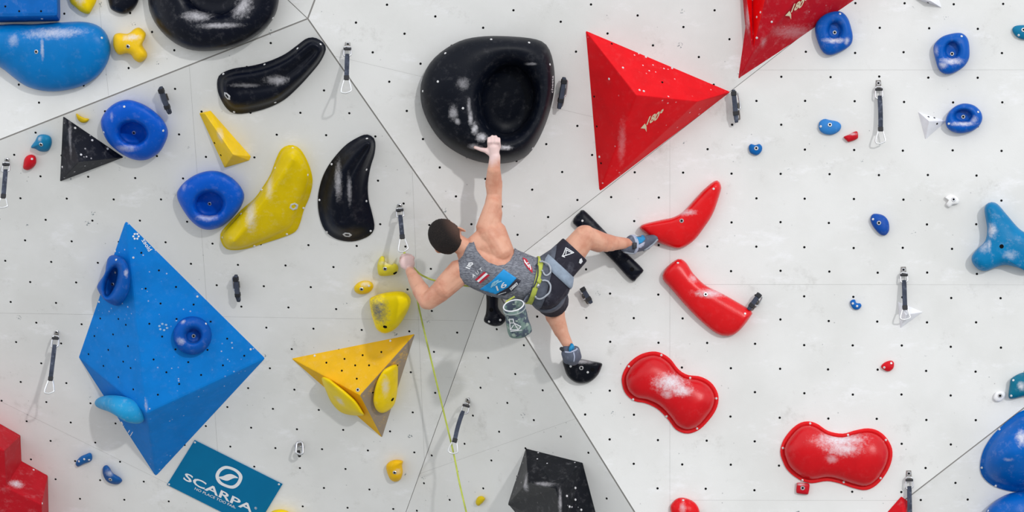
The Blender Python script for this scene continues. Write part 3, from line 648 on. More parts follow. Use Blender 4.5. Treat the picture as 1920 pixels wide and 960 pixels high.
bean('bean_hold', [(1166, 717), (1168, 700), (1180, 680), (1200, 665), (1223, 659), (1240, 662), (1257, 673), (1273, 693), (1290, 703), (1313, 706), (1333, 717), (1345, 735), (1347, 753), (1340, 773), (1323, 795), (1307, 808), (1287, 813), (1267, 805), (1253, 787), (1233, 767), (1210, 756), (1190, 752), (1173, 738)], .15,
     [(1210, 707), (1258, 733), (1300, 757)], 'red kidney-shaped hold tilted down to the right', [(1240, 666), (1179, 687), (1187, 749), (1250, 780.5), (1307, 803.5), (1343, 747), (1294, 708.5)], [(1258, 718, 34, 20, .95), (1278, 732, 24, 12, .9), (1252, 738, 14, 10, .6)])
bean('bean_hold', [(1463, 847), (1468, 827), (1483, 806), (1500, 793), (1517, 790), (1533, 795), (1553, 808), (1580, 813), (1603, 807), (1627, 803), (1647, 808), (1663, 822), (1673, 843), (1671, 867), (1660, 890), (1643, 910), (1623, 919), (1600, 915), (1573, 906), (1550, 902), (1520, 906), (1497, 898), (1477, 882), (1467, 863)], .15,
     [(1510, 842), (1570, 853), (1625, 858)], 'red kidney-shaped hold lying level near the bottom right', [(1519, 794), (1590, 815.5), (1661, 825), (1468, 840), (1504.5, 900.5), (1582, 904), (1651, 896.5)], [(1575, 825, 50, 16, .95), (1580, 840, 38, 16, .8), (1560, 860, 14, 10, .4)])
dome('sloper_hold', PR, [(1257, 955), (1263, 940), (1275, 933), (1292, 936), (1306, 946), (1312, 965), (1300, 990), (1270, 992)], .10, [(1283, 962)], 'glossy red hold cut by the bottom edge', rgb=(222, 14, 24), rough=.25, chalk=[(1280, 952, 7, 14, .5)], screws=[(1281, 938)])
dome('small_hold', PR, [(1494, 908), (1496, 905), (1514, 906), (1518, 910), (1516, 924), (1513, 927), (1496, 925), (1493, 921)], .05, [(1505, 916)], 'small square red hold under the level kidney hold', rgb=(196, 14, 34), rough=.45, bolts=[(1505, 915)], power=.4, chalk=[(1501, 908, 10, 3, .6)])
dome('small_hold', PR, [(1652, 688), (1658, 680), (1670, 676), (1676, 680), (1675, 690), (1668, 696), (1660, 695)], .045, [(1665, 687)], 'small red chip hold above the level kidney hold', rgb=(210, 16, 32), rough=.45, screws=[(1671, 681), (1658, 689)])
dome('small_hold', PR, [(1582, 257), (1590, 253), (1606, 246), (1609, 256), (1606, 261), (1592, 266), (1588, 264)], .045, [(1590, 258), (1603, 254)], 'tiny red hold beside the light blue bean hold', rgb=(196, 16, 34), rough=.45, chalk=[(1598, 251, 10, 3, .6)])
wv = [(1690, 930, 0), (1703, 940, 0), (1703, 1000, 0), (1650, 975, 0), (1695, 975, .10)]
volume('wedge_hold', PBR, wv, [(3, 2, 1, 0), (0, 1, 4), (1, 2, 4), (2, 3, 4), (3, 0, 4)], (208, 16, 30), 'red wedge corner at the bottom edge behind a quickdraw', cat='climbing hold', bevel=.004)

# ------------------------------------------------------------------ blue and white holds, right
pocket('pocket_hold', PR, [(1528, 57), (1531, 42), (1543, 29), (1560, 22), (1577, 22), (1589, 33), (1596, 52), (1599, 70), (1595, 84), (1580, 95), (1560, 103), (1547, 101), (1538, 90), (1531, 72)], ell(1565, 58, 20, 24, 8), ell(1565, 57, 11, 14, 8), .10, .02,
    'blue pocket hold touching the dark red volume', rgb=(0, 86, 178), rough=.38, bolts=[(1565, 61)], screws=[(1575, 26)], chalk=[(1566, 76, 24, 6, .85), (1588, 77, 7, 8, .7)])
pocket('pocket_hold', PR, [(1750, 93), (1754, 80), (1768, 68), (1790, 62), (1805, 63), (1815, 74), (1818, 95), (1816, 112), (1805, 127), (1785, 138), (1770, 138), (1760, 130), (1754, 112)], ell(1785, 97, 20, 23, 8), ell(1785, 94, 12, 14, 5), .10, .02,
    'blue rounded pocket hold second from the right edge above the round one', rgb=(0, 88, 182), rough=.38, bolts=[(1785, 101)], screws=[(1803, 68)], chalk=[(1785, 115, 24, 8, .85), (1768, 122, 10, 8, .7), (1756, 95, 5, 12, .4)])
pocket('pocket_hold', PR, [(1773, 227), (1778, 212), (1790, 200), (1806, 194), (1825, 197), (1838, 208), (1842, 222), (1836, 236), (1822, 246), (1802, 250), (1786, 247), (1776, 239)], ell(1806, 220, 24, 18, 0), ell(1806, 217, 15, 10, 0), .10, .02,
    'round blue pocket hold right of a white triangular volume', rgb=(0, 86, 180), rough=.38, bolts=[(1806, 219)], screws=[(1834, 210), (1779, 232)], chalk=[(1806, 232, 26, 5, .8), (1826, 224, 8, 8, .5)])
dome('small_hold', PR, [(1898, 56), (1903, 49), (1918, 47), (1945, 48), (1950, 66), (1930, 74), (1914, 73), (1903, 66)], .05, [(1915, 59), (1935, 60)], 'teal hold cut by the right edge near the top', rgb=(10, 116, 158), rough=.45, bolts=[(1919, 56)], screws=[(1910, 66)])
dome('small_hold', PR, [(1404, 275), (1408, 270), (1416, 272), (1424, 270), (1429, 276), (1427, 285), (1419, 291), (1409, 288), (1405, 283)], .05, [(1417, 280)], 'small square blue hold below the hanging folded quickdraw', rgb=(10, 100, 176), rough=.45, bolts=[(1418, 278)])
dome('small_hold', PR, [(1535, 238), (1537, 228), (1546, 223), (1556, 225), (1570, 228), (1577, 235), (1574, 245), (1562, 252), (1549, 252), (1539, 247)], .05, [(1546, 237), (1564, 240)], 'light blue bean hold left of the hanging quickdraw', rgb=(52, 128, 200), rough=.5, bolts=[(1556, 234)], screws=[(1539, 237)])
dome('small_hold', PR, [(1632, 412), (1636, 402), (1646, 401), (1658, 405), (1666, 416), (1667, 432), (1660, 441), (1650, 439), (1638, 426)], .06, [(1645, 413), (1655, 427)], 'small dark blue teardrop hold on the right wall section', rgb=(16, 76, 166), rough=.45, bolts=[(1648, 418)], screws=[(1637, 411)])
dome('small_hold', PR, [(1594, 566), (1598, 562), (1603, 562), (1606, 568), (1613, 569), (1615, 574), (1610, 580), (1602, 580), (1597, 575)], .035, [(1600, 570), (1608, 575)], 'tiny blue bean hold below the teardrop hold', rgb=(12, 98, 180), rough=.45, screws=[(1599, 569), (1607, 574)])
dome('boomerang_hold', PR, [(1846, 390), (1852, 381), (1862, 379), (1872, 384), (1890, 405), (1915, 432), (1950, 450), (1960, 490), (1935, 512), (1912, 503), (1885, 497), (1865, 502), (1850, 508), (1836, 506), (1824, 494), (1822, 481), (1832, 467), (1847, 452), (1851, 430), (1848, 410)], .15,
     [(1860, 395), (1868, 450), (1845, 488)], 'large teal boomerang hold cut by the right edge', rgb=(0, 122, 178), rough=.36, dust=.3, recess=[(1878, 462)], bolts=[], chalk=[(1860, 432, 10, 16, .8), (1845, 462, 12, 14, .5), (1895, 478, 16, 10, .4), (1855, 459, 4, 14, .6)], power=.6)
dome('small_hold', PR, [(1772, 370), (1780, 365), (1790, 367), (1798, 374), (1796, 382), (1786, 384), (1780, 389), (1774, 384), (1778, 376)], .04, [(1780, 375), (1790, 376)], 'small lumpy white hold above the boomerang hold', rgb=(240, 240, 240), rough=.6, dust=0, bolts=[(1788, 374)], power=.5)
dome('small_hold', PR, [(1863, 747), (1866, 737), (1874, 733), (1883, 735), (1885, 742), (1878, 751), (1869, 753)], .04, [(1874, 742)], 'small faceted white hold beside the teal block', rgb=(240, 240, 242), rough=.6, dust=0, bolts=[(1875, 742)], power=.5)
dome('block_hold', PR, [(1891, 744), (1893, 722), (1897, 709), (1920, 698), (1955, 700), (1955, 735), (1920, 743), (1898, 748)], .09, [(1912, 724), (1935, 720)], 'teal block hold cut by the right edge', rgb=(8, 110, 140), rough=.35, bolts=[], screws=[(1900, 713), (1896, 742)], chalk=[(1915, 724, 8, 10, .8)], power=.5)
dome('dome_hold', PBR, [(1838, 880), (1842, 850), (1855, 825), (1872, 805), (1895, 785), (1925, 768), (1990, 770), (2020, 830), (2000, 890), (1950, 920), (1905, 922), (1870, 914), (1848, 900)], .20, [(1905, 850), (1950, 840)], 'large blue dome hold with rim screws at the right edge', rgb=(0, 96, 186), rough=.26,
     prof=[(0, -.004), (0, .01), (.09, .014), (.16, .05), (.3, .10), (.5, .15), (.75, .19), (1, .2)], screws=[(1874, 805), (1841, 877), (1867, 911)], chalk=[(1915, 820, 12, 18, .9), (1890, 862, 12, 4, .3)])
dome('dome_hold', PBR, [(1848, 962), (1862, 943), (1885, 928), (1912, 922), (1960, 924), (2000, 960), (1980, 1020), (1900, 1030), (1850, 1000)], .18, [(1910, 975), (1940, 975)], 'blue dome hold in the bottom right corner', rgb=(0, 94, 184), rough=.3, screws=[(1853, 958)])

# ------------------------------------------------------------------ sponsor board
c4 = [(365, 825), (530, 907.5), (479, 992), (313, 909)]
v = [PL.at(*p, .008) for p in c4] + [PL.at(*p, -.002) for p in c4]
board = top('sign_board', v, [(0, 1, 2, 3), (7, 6, 5, 4), (0, 4, 5, 1), (1, 5, 6, 2), (2, 6, 7, 3), (3, 7, 4, 0)], plain('teal_board', (0, 112, 160), .5, var=.06, sc=6, spec=.15), PL.at(422, 908), 'teal sponsor board screwed on at a slant, white lettering', 'sign', sm=False)
SB = studs(board, [(365.5, 829.5), (523, 908), (317, 908)])
lettering(board, SB, 'SCARPA', (343, 898.5), (129, 63.5), (5.2, -13.2), WHITEP, .02)
lettering(board, SB, 'NO PLACE TOO FAR', (364.5, 917.5), (75, 35.5), (1.9, -4.2), WHITEP, .004)
lettering(board, SB, '®', (476.5, 953.5), (4.5, 2.2), (1.5, -4.2), WHITEP, .0)
lettering(board, SB, 'TM', (438.5, 952.2), (3, 1.4), (.7, -1.6), WHITEP, .0)
ou = catmull([(404, 893), (409, 881), (420, 874), (432, 875), (445, 881), (453.5, 890), (454, 899), (448, 910), (438, 916), (425, 914), (410, 906)], 48)
ic = Vector((429, 894.5)); inn = [ic + (p - ic) * .74 for p in ou]
V = [PL.at(p.x, p.y, .0095) for p in ou + inn]; part('logo_ring', V, [(i, (i + 1) % 48, 48 + (i + 1) % 48, 48 + i) for i in range(48)], WHITEP, board, sm=False, rc=False)
sw = catmull([(410, 894), (418, 892.5), (425, 889.5), (433, 888.5), (440, 891), (447, 896), (440, 896), (434, 898), (427, 901), (420, 900), (413, 897)], 40)
patch(board, SB, [(p.x, p.y) for p in sw], WHITEP, 'logo_swoosh', cell=50)

# ------------------------------------------------------------------ quickdraws
GD = Vector((0, -math.cos(PITCH), math.sin(PITCH)))
def dloop(c, s, d, w1, w2, L, r, gap=False):
    """D-shaped carabiner loop from c along d, width w1 at the top and w2 at the bottom"""
    pts2 = [(-w1, .10), (-w1 * .6, 0), (w1 * .6, 0), (w1, .12), (w2, .78), (w2 * .75, .97), (w2 * .2, 1.0), (-w2 * .85, .86), (-w2 * 1.0, .72)]
    P = [Vector(p) for p in catmull(pts2, 30)]
    return tube([c + s * p.x + d * (p.y * L) for p in P], r, 8, True)
def quickdraw(pt, pb, plane, label, drop=None, bend=0.0, t1=.78, group='quickdraws hanging on the wall'):
    a = plane.at(*pt, .012); L0 = (a - plane.at(pb[0], pb[1])).length
    b = Q(pb[0], pb[1], a.z + (drop if drop is not None else L0 * math.tan(PITCH) * .9 + .015))
    d = (b - a); L = d.length; d.normalize(); view = Vector((0, 0, 1)); s = d.cross(view).normalized(); nn = s.cross(d)
    if nn.z < 0: nn = -nn
    e = empty('quickdraw', plane.at(*pt), label, 'quickdraw', group)
    # bolt hanger: bent plate with its bolt
    n = plane.n; hx = n.cross(GD).normalized(); hd = GD
    V, F = merge(box(plane.at(*pt, .004), hx * .014, hd * .018, n * .0025), box(plane.at(*pt, .018) + hd * .024, hx * .011, hd * .006 + n * .012, n * .003))
    h = part('hanger', V, F, STEEL_D, e, sm=False); bev(h, .0015, 1)
    xf = Matrix.Translation(plane.at(*pt, .0065)) @ n.to_track_quat('Z', 'Y').to_matrix().to_4x4(); part_mesh('bolt', BOLT_ME, None, e, xf)
    u1 = a + d * L * .06 + nn * .008
    bow = lambda t: s * (bend * math.sin(math.pi * t))
    V, F = dloop(u1, s, d, .017, .020, L * .20, .0048); part('upper_carabiner', V, F, STEEL, e)
    V, F = box(u1 + d * L * .05 + nn * .004, s * .021, d * .007, nn * .008); k = part('rubber_keeper', V, F, RUBBER, e, sm=False); bev(k, .003, 2)
    # sling: flat webbing, slightly bowed
    rings = []; t0 = .21
    for i in range(9):
        t = i / 8; p = a + d * L * (t0 + (t1 - t0) * t) + bow(t0 + (t1 - t0) * t) + nn * .010; w = .0125 if 0 < i < 8 else .010
        rings.append([p - s * w - nn * .004, p + s * w - nn * .004, p + s * w + nn * .004, p - s * w + nn * .004])
    V, F = loft(rings); k = part('sling', V, F, SLING, e, sm=False)
    q = a + d * L * (t1 - .02) + bow(t1 - .02) + nn * .010
    V, F = box(q, s * .0145, d * .013, nn * .0065); k2 = part('sling_keeper', V, F, RUBBER, e, sm=False); bev(k2, .003, 2)
    V, F = dloop(a + d * L * (t1 - .01) + bow(t1 - .01) + nn * .008, s, (d - s * bend * 2.2 / L).normalized(), .014, .027, L * (1.01 - t1), .0046); part('lower_carabiner', V, F, WIRE, e)
    return e
quickdraw((652, 83), (649, 176), PC, 'quickdraw hanging over the seam left of the black bowl', t1=.71)
quickdraw((749, 386), (757, 473), PL, 'quickdraw the climber is clipping the rope into', t1=.70)
quickdraw((1647, 156), (1650, 270), PR, 'quickdraw hanging right of the light blue bean hold', bend=-.006, drop=.035)
quickdraw((1694, 506), (1697, 600), PR, 'quickdraw hanging over the small white triangular volume', drop=.05)
quickdraw((1704, 888), (1706, 1000), PR, 'quickdraw cut by the bottom edge in front of the red wedge', drop=.035)
quickdraw((106, 623), (92, 739), PL, 'quickdraw hanging left of the blue pyramid volume')
quickdraw((13, 300), (5, 391), PL, 'quickdraw at the left edge below the red knob')
quickdraw((877, 750), (849, 851), PLC, 'dark quickdraw with the rope running through it', bend=.014, drop=.04)
def folded(pa, pb, plane, label, side=1):
    """quickdraw folded up and taped, standing off its hanger"""
    a = plane.at(*pa, .05); b = plane.at(*pb, .05); d = (b - a); L = d.length; d.normalize(); n = plane.n; s = d.cross(n).normalized() * side
    e = empty('folded_quickdraw', plane.at((pa[0] + pb[0]) / 2, (pa[1] + pb[1]) / 2), label, 'quickdraw', 'quickdraws folded up against the wall')
    c = (a + b) / 2
    V, F = merge(box(c - n * .046 + s * .014, s * .016, d * .02, n * .0025), box(c - n * .025 + s * .012, s * .003, d * .010, n * .025)); h = part('hanger', V, F, STEEL_D, e, sm=False)
    rings = []
    for i in range(11):
        t = i / 10; p = a.lerp(b, t) + n * (.010 * math.sin(math.pi * t)); w = .0135 * (.7 + .3 * math.sin(math.pi * t) ** .4); hh = .011
        rings.append([p - s * w - n * hh, p + s * w - n * hh, p + s * w + n * hh, p - s * w + n * hh])
    V, F = loft(rings); k = part('sling', V, F, SLING, e, sm=False); bev(k, .004, 2)
    for t in (.12, .72):
        V, F = box(a.lerp(b, t) + n * .008, s * .0155, d * .012, n * .013); k = part('rubber_keeper', V, F, RUBBER, e, sm=False); bev(k, .003, 2)
    V, F = dloop(a.lerp(b, .10) + s * .016 - n * .006, (s * .6 - n * .6), d, .014, .022, L * .52, .0045); part('upper_carabiner', V, F, STEEL, e)
    V, F = dloop(a.lerp(b, .42) + s * .014 - n * .004, (s * .35 - n * .8), d, .014, .020, L * .50, .0045); part('lower_carabiner', V, F, STEEL_D, e)
    return e
folded((301, 163), (319, 213), PL, 'folded quickdraw above the round blue pocket hold', 1)
folded((1058, 145), (1048, 204), PC, 'folded quickdraw right of the black bowl', -1)
folded((1375, 168), (1381, 230), PR, 'folded quickdraw at the tip of the bright red volume', -1)
folded((442, 516), (448, 565), PL, 'folded quickdraw below the large mustard hold', 1)
folded((1091, 539), (1109, 569), PR, 'short folded quickdraw right of the climber’s hips', 1)
folded((1425, 550), (1403, 581), PR, 'short folded quickdraw at the end of the red curved slab', -1)
e = empty('shackle', PL.at(561, 838), 'bare steel hanger with a short shackle above the sponsor board', 'shackle')
n = PL.n; hx = n.cross(GD).normalized()
V, F = merge(box(PL.at(562, 830, .004), hx * .014, GD * .02, n * .003), box(PL.at(562, 832, .02), hx * .010, GD * .006, n * .018)); h = part('hanger', V, F, STEEL_D, e, sm=False); bev(h, .0015, 1)
V, F = dloop(PL.at(562, 829, .03), hx, GD, .018, .022, .075, .0065); part('shackle_bow', V, F, STEEL, e)
V, F = tube([PL.at(553, 836, .032), PL.at(571, 838, .032)], .008, 8); part('shackle_pin', V, F, STEEL, e)
V, F = tube([PL.at(559, 846, .036), PL.at(562, 856, .036)], [.012, .009], 8); part('screw_gate', V, F, RUBBER, e)

# ------------------------------------------------------------------ the climber
def capsule(a, ra, b, rb, flat_b=False, flat_a=False, seg=18):
    """tapered limb with round (or flat) ends"""
    ax = (b - a); L = ax.length; ax.normalize(); u = ax.orthogonal().normalized(); w = ax.cross(u); rings = []
    if flat_a: st = [(0, ra)]
    else: st = [(-ra * math.cos(t), ra * math.sin(t)) for t in (.15, .5, .9, 1.3)]
    if flat_b: en = [(L, rb)]
    else: en = [(L + rb * math.cos(t), rb * math.sin(t)) for t in (1.3, .9, .5, .15)]
    for d, r in st + en: rings.append([a + ax * d + (u * math.cos(2 * math.pi * k / seg) + w * math.sin(2 * math.pi * k / seg)) * r for k in range(seg)])
    return loft(rings)
def ellipsoid(c, ax, ay, az, n=20):
    rings = []
    for i in range(1, 12):
        t = math.pi * i / 12; rings.append([c + az * math.cos(t) + (ax * math.cos(2 * math.pi * k / n) + ay * math.sin(2 * math.pi * k / n)) * math.sin(t) for k in range(n)])
    return loft(rings)
def limb(*pts, grow=0.0, flat_b=False, flat_a=False):
    """chain of (px,py,w,r px)"""
    out = []
    for i, (p, q) in enumerate(zip(pts, pts[1:])):
        out.append(capsule(Q(*p[:3]), rad(p[3], p[2]) + grow, Q(*q[:3]), rad(q[3], q[2]) + grow, flat_b and i == len(pts) - 2, flat_a and i == 0))
    return merge(*out)
def blend(VF, voxel, smooth_it, fac=.5):
    """fuse overlapping closed shapes into one continuous skin"""
    me = new_mesh('tmp', VF[0], VF[1]); recalc(me); ob = link(bpy.data.objects.new('tmp', me))
    r = ob.modifiers.new('r', 'REMESH'); r.mode = 'VOXEL'; r.voxel_size = voxel; r.use_smooth_shade = True
    s = ob.modifiers.new('s', 'SMOOTH'); s.factor = fac; s.iterations = smooth_it
    bpy.context.view_layer.update()
    out = bpy.data.meshes.new_from_object(ob.evaluated_get(bpy.context.evaluated_depsgraph_get()))
    V = [v.co.copy() for v in out.vertices]; F = [tuple(p.vertices) for p in out.polygons]
    bpy.data.objects.remove(ob); bpy.data.meshes.remove(out); bpy.data.meshes.remove(me)
    return V, F
def boolean(VF, cutter, op):
    a = new_mesh('a', *VF); b = new_mesh('b', *cutter); recalc(a); recalc(b)
    oa = link(bpy.data.objects.new('a', a)); ob = link(bpy.data.objects.new('b', b))
    m = oa.modifiers.new('m', 'BOOLEAN'); m.operation = op; m.solver = 'EXACT'; m.object = ob
    bpy.context.view_layer.update()
    out = bpy.data.meshes.new_from_object(oa.evaluated_get(bpy.context.evaluated_depsgraph_get()))
    V = [v.co.copy() for v in out.vertices]; F = [tuple(p.vertices) for p in out.polygons]
    for o in (oa, ob): bpy.data.objects.remove(o)
    return V, F
def prism(poly, w0, w1):
    n = len(poly); V = [Q(p[0], p[1], w0) for p in poly] + [Q(p[0], p[1], w1) for p in poly]
    return V, [tuple(range(n)), tuple(range(2 * n - 1, n - 1, -1))] + [(i, (i + 1) % n, n + (i + 1) % n, n + i) for i in range(n)]

person = empty('person', Q(985, 520, .47), 'man climbing in grey vest and black shorts, one arm reaching up to the bowl', 'person')
def torso(g):
    return [limb((878, 474, .515, 22), (925, 505, .50, 36), grow=g), limb((914, 462, .50, 27), (955, 496, .485, 30), (1000, 512, .47, 27), grow=g),
            limb((874, 508, .50, 24), (922, 528, .485, 25), (972, 540, .47, 26), grow=g), limb((925, 505, .50, 37), (985, 526, .48, 38), (1026, 532, .465, 35), grow=g),
            limb((885, 480, .53, 18), (872, 505, .53, 16), grow=g), limb((884, 470, .525, 18), (905, 455, .52, 18), grow=g)]
# head frame
HC = Q(835, 442.5, .56); hu = Vector((-.62, .36, .70)).normalized(); hr = Vector((.60, .65, .42)); hr = (hr - hu * hr.dot(hu)).normalized(); hf = hu.cross(hr).normalized()
px_ = rad(1.09, .56)
ws = hit(BOWL, 926, 262)[0].z; ws2 = hit(BOWL, 922, 285)[0].z
R1 = bvh_of(r1); wt = hit(R1, 1224, 447)[0].z
B = torso(0)
B += [limb((876, 468, .52, 19), (850, 451, .55, 17.5)), limb((890, 458, .525, 17), (912, 441, .51, 20))]
B += [ellipsoid(HC, hr * 26 * px_, hf * 31 * px_, hu * 30 * px_), ellipsoid(HC + hf * 13 * px_ - hu * 20 * px_, hr * 19 * px_, hf * 19 * px_, hu * 20 * px_)]
B += [capsule(HC + hf * 30 * px_ - hu * 3 * px_, 2.4 * px_, HC + hf * 36 * px_ - hu * 14 * px_, 4 * px_)]                                   # nose
for sgn in (-1, 1):                                                                                                              # ears, brows
    ec = HC + hr * sgn * 27.5 * px_ - hu * 11 * px_ - hf * 2 * px_
    B += [ellipsoid(ec, (hr * 4.2 - hf * sgn * 2) * px_, (hf * 6 - hr * sgn * 3) * px_, hu * 10.5 * px_)]
    B += [capsule(HC + hf * 29 * px_ + hr * sgn * 4 * px_ + hu * 2 * px_, 3 * px_, HC + hf * 24 * px_ + hr * sgn * 15 * px_ + hu * 2 * px_, 3 * px_)]
# right arm, gripping the lip of the bowl
B += [limb((914, 441, .51, 24), (923, 400, .49, 19.5), (927, 364, .475, 14.5)), limb((927, 366, .475, 14.5), (926, 345, .485, 17), (926, 320, ws2 + .02, 13), (928, 294, ws2 + .028, 10.5)),
      limb((912, 425, .515, 20), (924, 385, .505, 16)), limb((916, 438, .52, 22), (938, 472, .525, 24)), limb((942, 470, .51, 22), (930, 436, .505, 21))]
kn = ws + .024
B += [limb((927, 292, ws2 + .026, 10), (926, 278, ws2 + .03, 11)), ellipsoid(Q(926, 277, ws2 + .028), Vector((rad(12.5, .5), 0, 0)), Vector((0, rad(13, .5), 0)), Vector((0, 0, .014)))]
for i, (bx, tipy) in enumerate(((916.5, 257), (922.5, 253.5), (929, 254), (935, 258))):
    B += [limb((bx + 1, 275, ws2 + .028, 3.9), (bx, 266, kn + .010, 3.7), (bx + .3, tipy + 3, kn + .004, 3.3), (bx + .6, tipy + 2, kn - .024, 2.9), (bx + 1, tipy + 6, kn - .045, 2.6))]
B += [limb((921, 288, ws2 + .024, 6.5), (911, 282, ws2 + .022, 5.2), (901, 280, ws2 + .018, 4.0), (891, 276.5, ws2 + .014, 3.3))]
# left arm, hand clipping the rope
B += [limb((864, 512, .50, 23), (832, 540, .50, 21.5), (801, 565, .46, 15.5)), limb((800, 565, .46, 15.5), (790, 546, .41, 17), (777, 523, .33, 12.5), (769, 508, .27, 9.2)),
      limb((858, 508, .515, 21), (835, 532, .51, 19)), limb((805, 568, .465, 13), (825, 552, .49, 17))]
B += [ellipsoid(Q(764, 493, .23), Vector((rad(14, .2), -.010, 0)), Vector((.006, rad(14.5, .2), 0)), Vector((0, 0, .026)))]
for i in range(4):
    B += [limb((760 + i * 4.6, 484 - (1.5 - abs(i - 1.5)) * 2, .235, 4.2), (755 + i * 4.8, 480 - (1.5 - abs(i - 1.5)) * 1.5, .20, 3.9), (752 + i * 4, 484, .165, 3.4), (757 + i * 3, 492, .165, 3.0))]
B += [limb((766, 500, .21, 5.5), (755, 499, .19, 4.4), (751, 490, .175, 3.5))]
# legs
B += [limb((1034, 515, .465, 34), (1070, 477, .47, 28), (1096, 444, .47, 22.5)), limb((1097, 444, .465, 22.5), (1122, 453, .41, 20.5), (1146, 456, .34, 15.5), (1172, 456, .25, 10.5)),
      limb((1100, 436, .49, 14), (1092, 440, .49, 15)), limb((1172, 456, .25, 10.5), (1186, 458, .22, 11), (1212, 450, wt + .03, 8)),
      limb((1110, 455, .45, 15), (1136, 459, .385, 14))]
B += [limb((1022, 545, .465, 32), (1033, 562, .28, 26), (1038, 573, .16, 21.5)), limb((1038, 573, .17, 21.5), (1041, 592, .20, 19), (1052, 621, .26, 13.8), (1064, 645, .30, 10)),
      limb((1038, 580, .22, 17), (1043, 602, .245, 15)), limb((1065, 645, .30, 9.3), (1069, 662, .29, 11), (1074, 676, .20, 10)), limb((1040, 528, .49, 28), (1026, 545, .49, 26))]
VF = blend(merge(*B), .0042, 5)
tS = NT('skin'); c1 = srgb(217, 164, 139); c2 = srgb(202, 140, 115)
col = tS.mix(tS.ramp(tS.noise(11, 5), .38, .68), c1, c2); OG = THINGS[person]
f = None
for p, r in ((Q(918, 274, ws2 + .03), .115), (Q(764, 493, .22), .075)):                                        # chalked hands
    g = tS.ramp(tS.math('ADD', tS.dist(tuple(p - OG), (r, r, r)), tS.math('MULTIPLY', tS.math('SUBTRACT', tS.noise(30, 4), .5), .5)), 1.15, .55)
    f = g if f is None else tS.math('MAXIMUM', f, g)
col = tS.mix(tS.math('MULTIPLY', f, .8), col, srgb(232, 208, 208))
tS.bump(tS.noise(120, 4), .12, .003); SKIN = tS.done(col, .5, 0, .4)
tS.b.inputs['Subsurface Weight'].default_value = .12; tS.b.inputs['Subsurface Radius'].default_value = (.012, .005, .003)
body = part('body', VF[0], VF[1], SKIN, person, label='bare arms, neck and legs, hands white with chalk')
BODY = bvh_of(body)
for sgn in (-1, 1):
    V, F = ellipsoid(HC + hf * 27.5 * px_ + hr * sgn * 10 * px_ - hu * 3 * px_, hr * 3.2 * px_, hf * 3.2 * px_, hu * 3.2 * px_); part('eye', V, F, plain('eye_white', (235, 235, 235), .2), person)
V, F = capsule(HC + hf * 31 * px_ - hu * 22 * px_ - hr * 6 * px_, 2 * px_, HC + hf * 31 * px_ - hu * 22 * px_ + hr * 6 * px_, 2 * px_); part('mouth', V, F, plain('lips', (176, 98, 90), .5), person)
# hair: short, dark, covering skull from brow to nape
V = []; F = []; n = 64; m = 44; random.seed(3)
for i in range(m + 1):
    t = math.pi * i / m
    for k in range(n):
        a = 2 * math.pi * k / n; d = Vector((math.sin(t) * math.cos(a), math.sin(t) * math.sin(a), math.cos(t)))   # (right, front, up)
        lim = -.50 if d.y < .0 else -.50 + 1.05 * min(1, d.y / .75)
        lim += .30 * max(0, 1 - abs(abs(d.x) - .9) / .35) * (1 if -.55 < d.y < .4 else 0)
        cov = max(0, min(1, (d.z - lim) / .16 + .5)); g = .90 + .17 * cov + (random.uniform(-.008, .008) if cov > .5 and 4 < i < m - 4 else 0)
        V.append(HC + (hr * 26 * d.x + hf * 31 * d.y + hu * 30 * d.z) * px_ * g - hf * .8 * px_)
for i in range(m):
    for k in range(n): F.append((i * n + k, i * n + (k + 1) % n, (i + 1) * n + (k + 1) % n, (i + 1) * n + k))
tH = NT('short_hair'); nn_ = tH.noise(170, 5, .7)
hm = tH.mix(tH.ramp(nn_, .35, .65), srgb(24, 20, 21), srgb(52, 43, 40))
ep = HC + hr * 27 * px_ - hu * 6 * px_ - THINGS[person]
fd = tH.ramp(tH.math('ADD', tH.dist(tuple(ep), (.115, .115, .115)), tH.math('MULTIPLY', tH.math('SUBTRACT', nn_, .5), .5)), 1.05, .35)
hm = tH.mix(tH.math('MULTIPLY', fd, .75), hm, srgb(132, 100, 88)); tH.bump(tH.noise(150, 5, .8), 1., .02); HAIR = tH.done(hm, .7, 0, .3)
hair = part('hair', V, F, HAIR, person, label='short dark brown hair'); weld(hair)
# vest
vest_poly = [(843, 499), (852, 484), (858, 490), (868, 479), (876, 460), (881, 445), (887, 449), (894, 469), (904, 482), (916, 492), (933, 498), (947, 496), (957, 488), (964, 474), (966, 455), (1000, 455), (1040, 500), (1000, 600), (930, 600), (880, 570), (889, 551), (886, 541), (869, 531), (851, 515)]
TV = blend(merge(*(torso(.0085) + [limb((900, 470, .53, 20), (930, 490, .53, 26), grow=.004)])), .0065, 6)
TV = boolean(TV, prism(vest_poly, .1, 1.2), 'INTERSECT')
tg = NT('heather_vest'); mp = tg.n('ShaderNodeMapping'); mp.inputs['Scale'].default_value = (40, 150, 60); mp.inputs['Rotation'].default_value = (0, 0, math.radians(25)); tg.l(tg.co, mp.inputs['Vector'])
gcol = tg.mix(tg.ramp(tg.noise(1.4, 6, .7, mp.outputs[0]), .35, .65), srgb(86, 88, 98), srgb(142, 145, 154)); tg.bump(tg.noise(26, 5), .35, .012)
vest = part('vest', TV[0], TV[1], tg.done(gcol, .85, 0, .2), person, label='heather grey sleeveless vest'); VEST = bvh_of(vest)
smooth(vest.data, False)
BIB = plain('bib_blue', (4, 146, 216), .55, var=.05); NAVY = plain('bib_navy', (28, 32, 52), .55); FRED = plain('flag_red', (186, 26, 52), .6)
Z2 = lambda x, y: (720 + x / 4.364, 400 + y / 4.364)
patch(vest, VEST, [Z2(785, 620), Z2(880, 555), Z2(978, 458), Z2(1085, 530), Z2(1020, 600), Z2(915, 660)], BIB, 'race_number', cell=3, thick=.001, label='light blue paper race number')
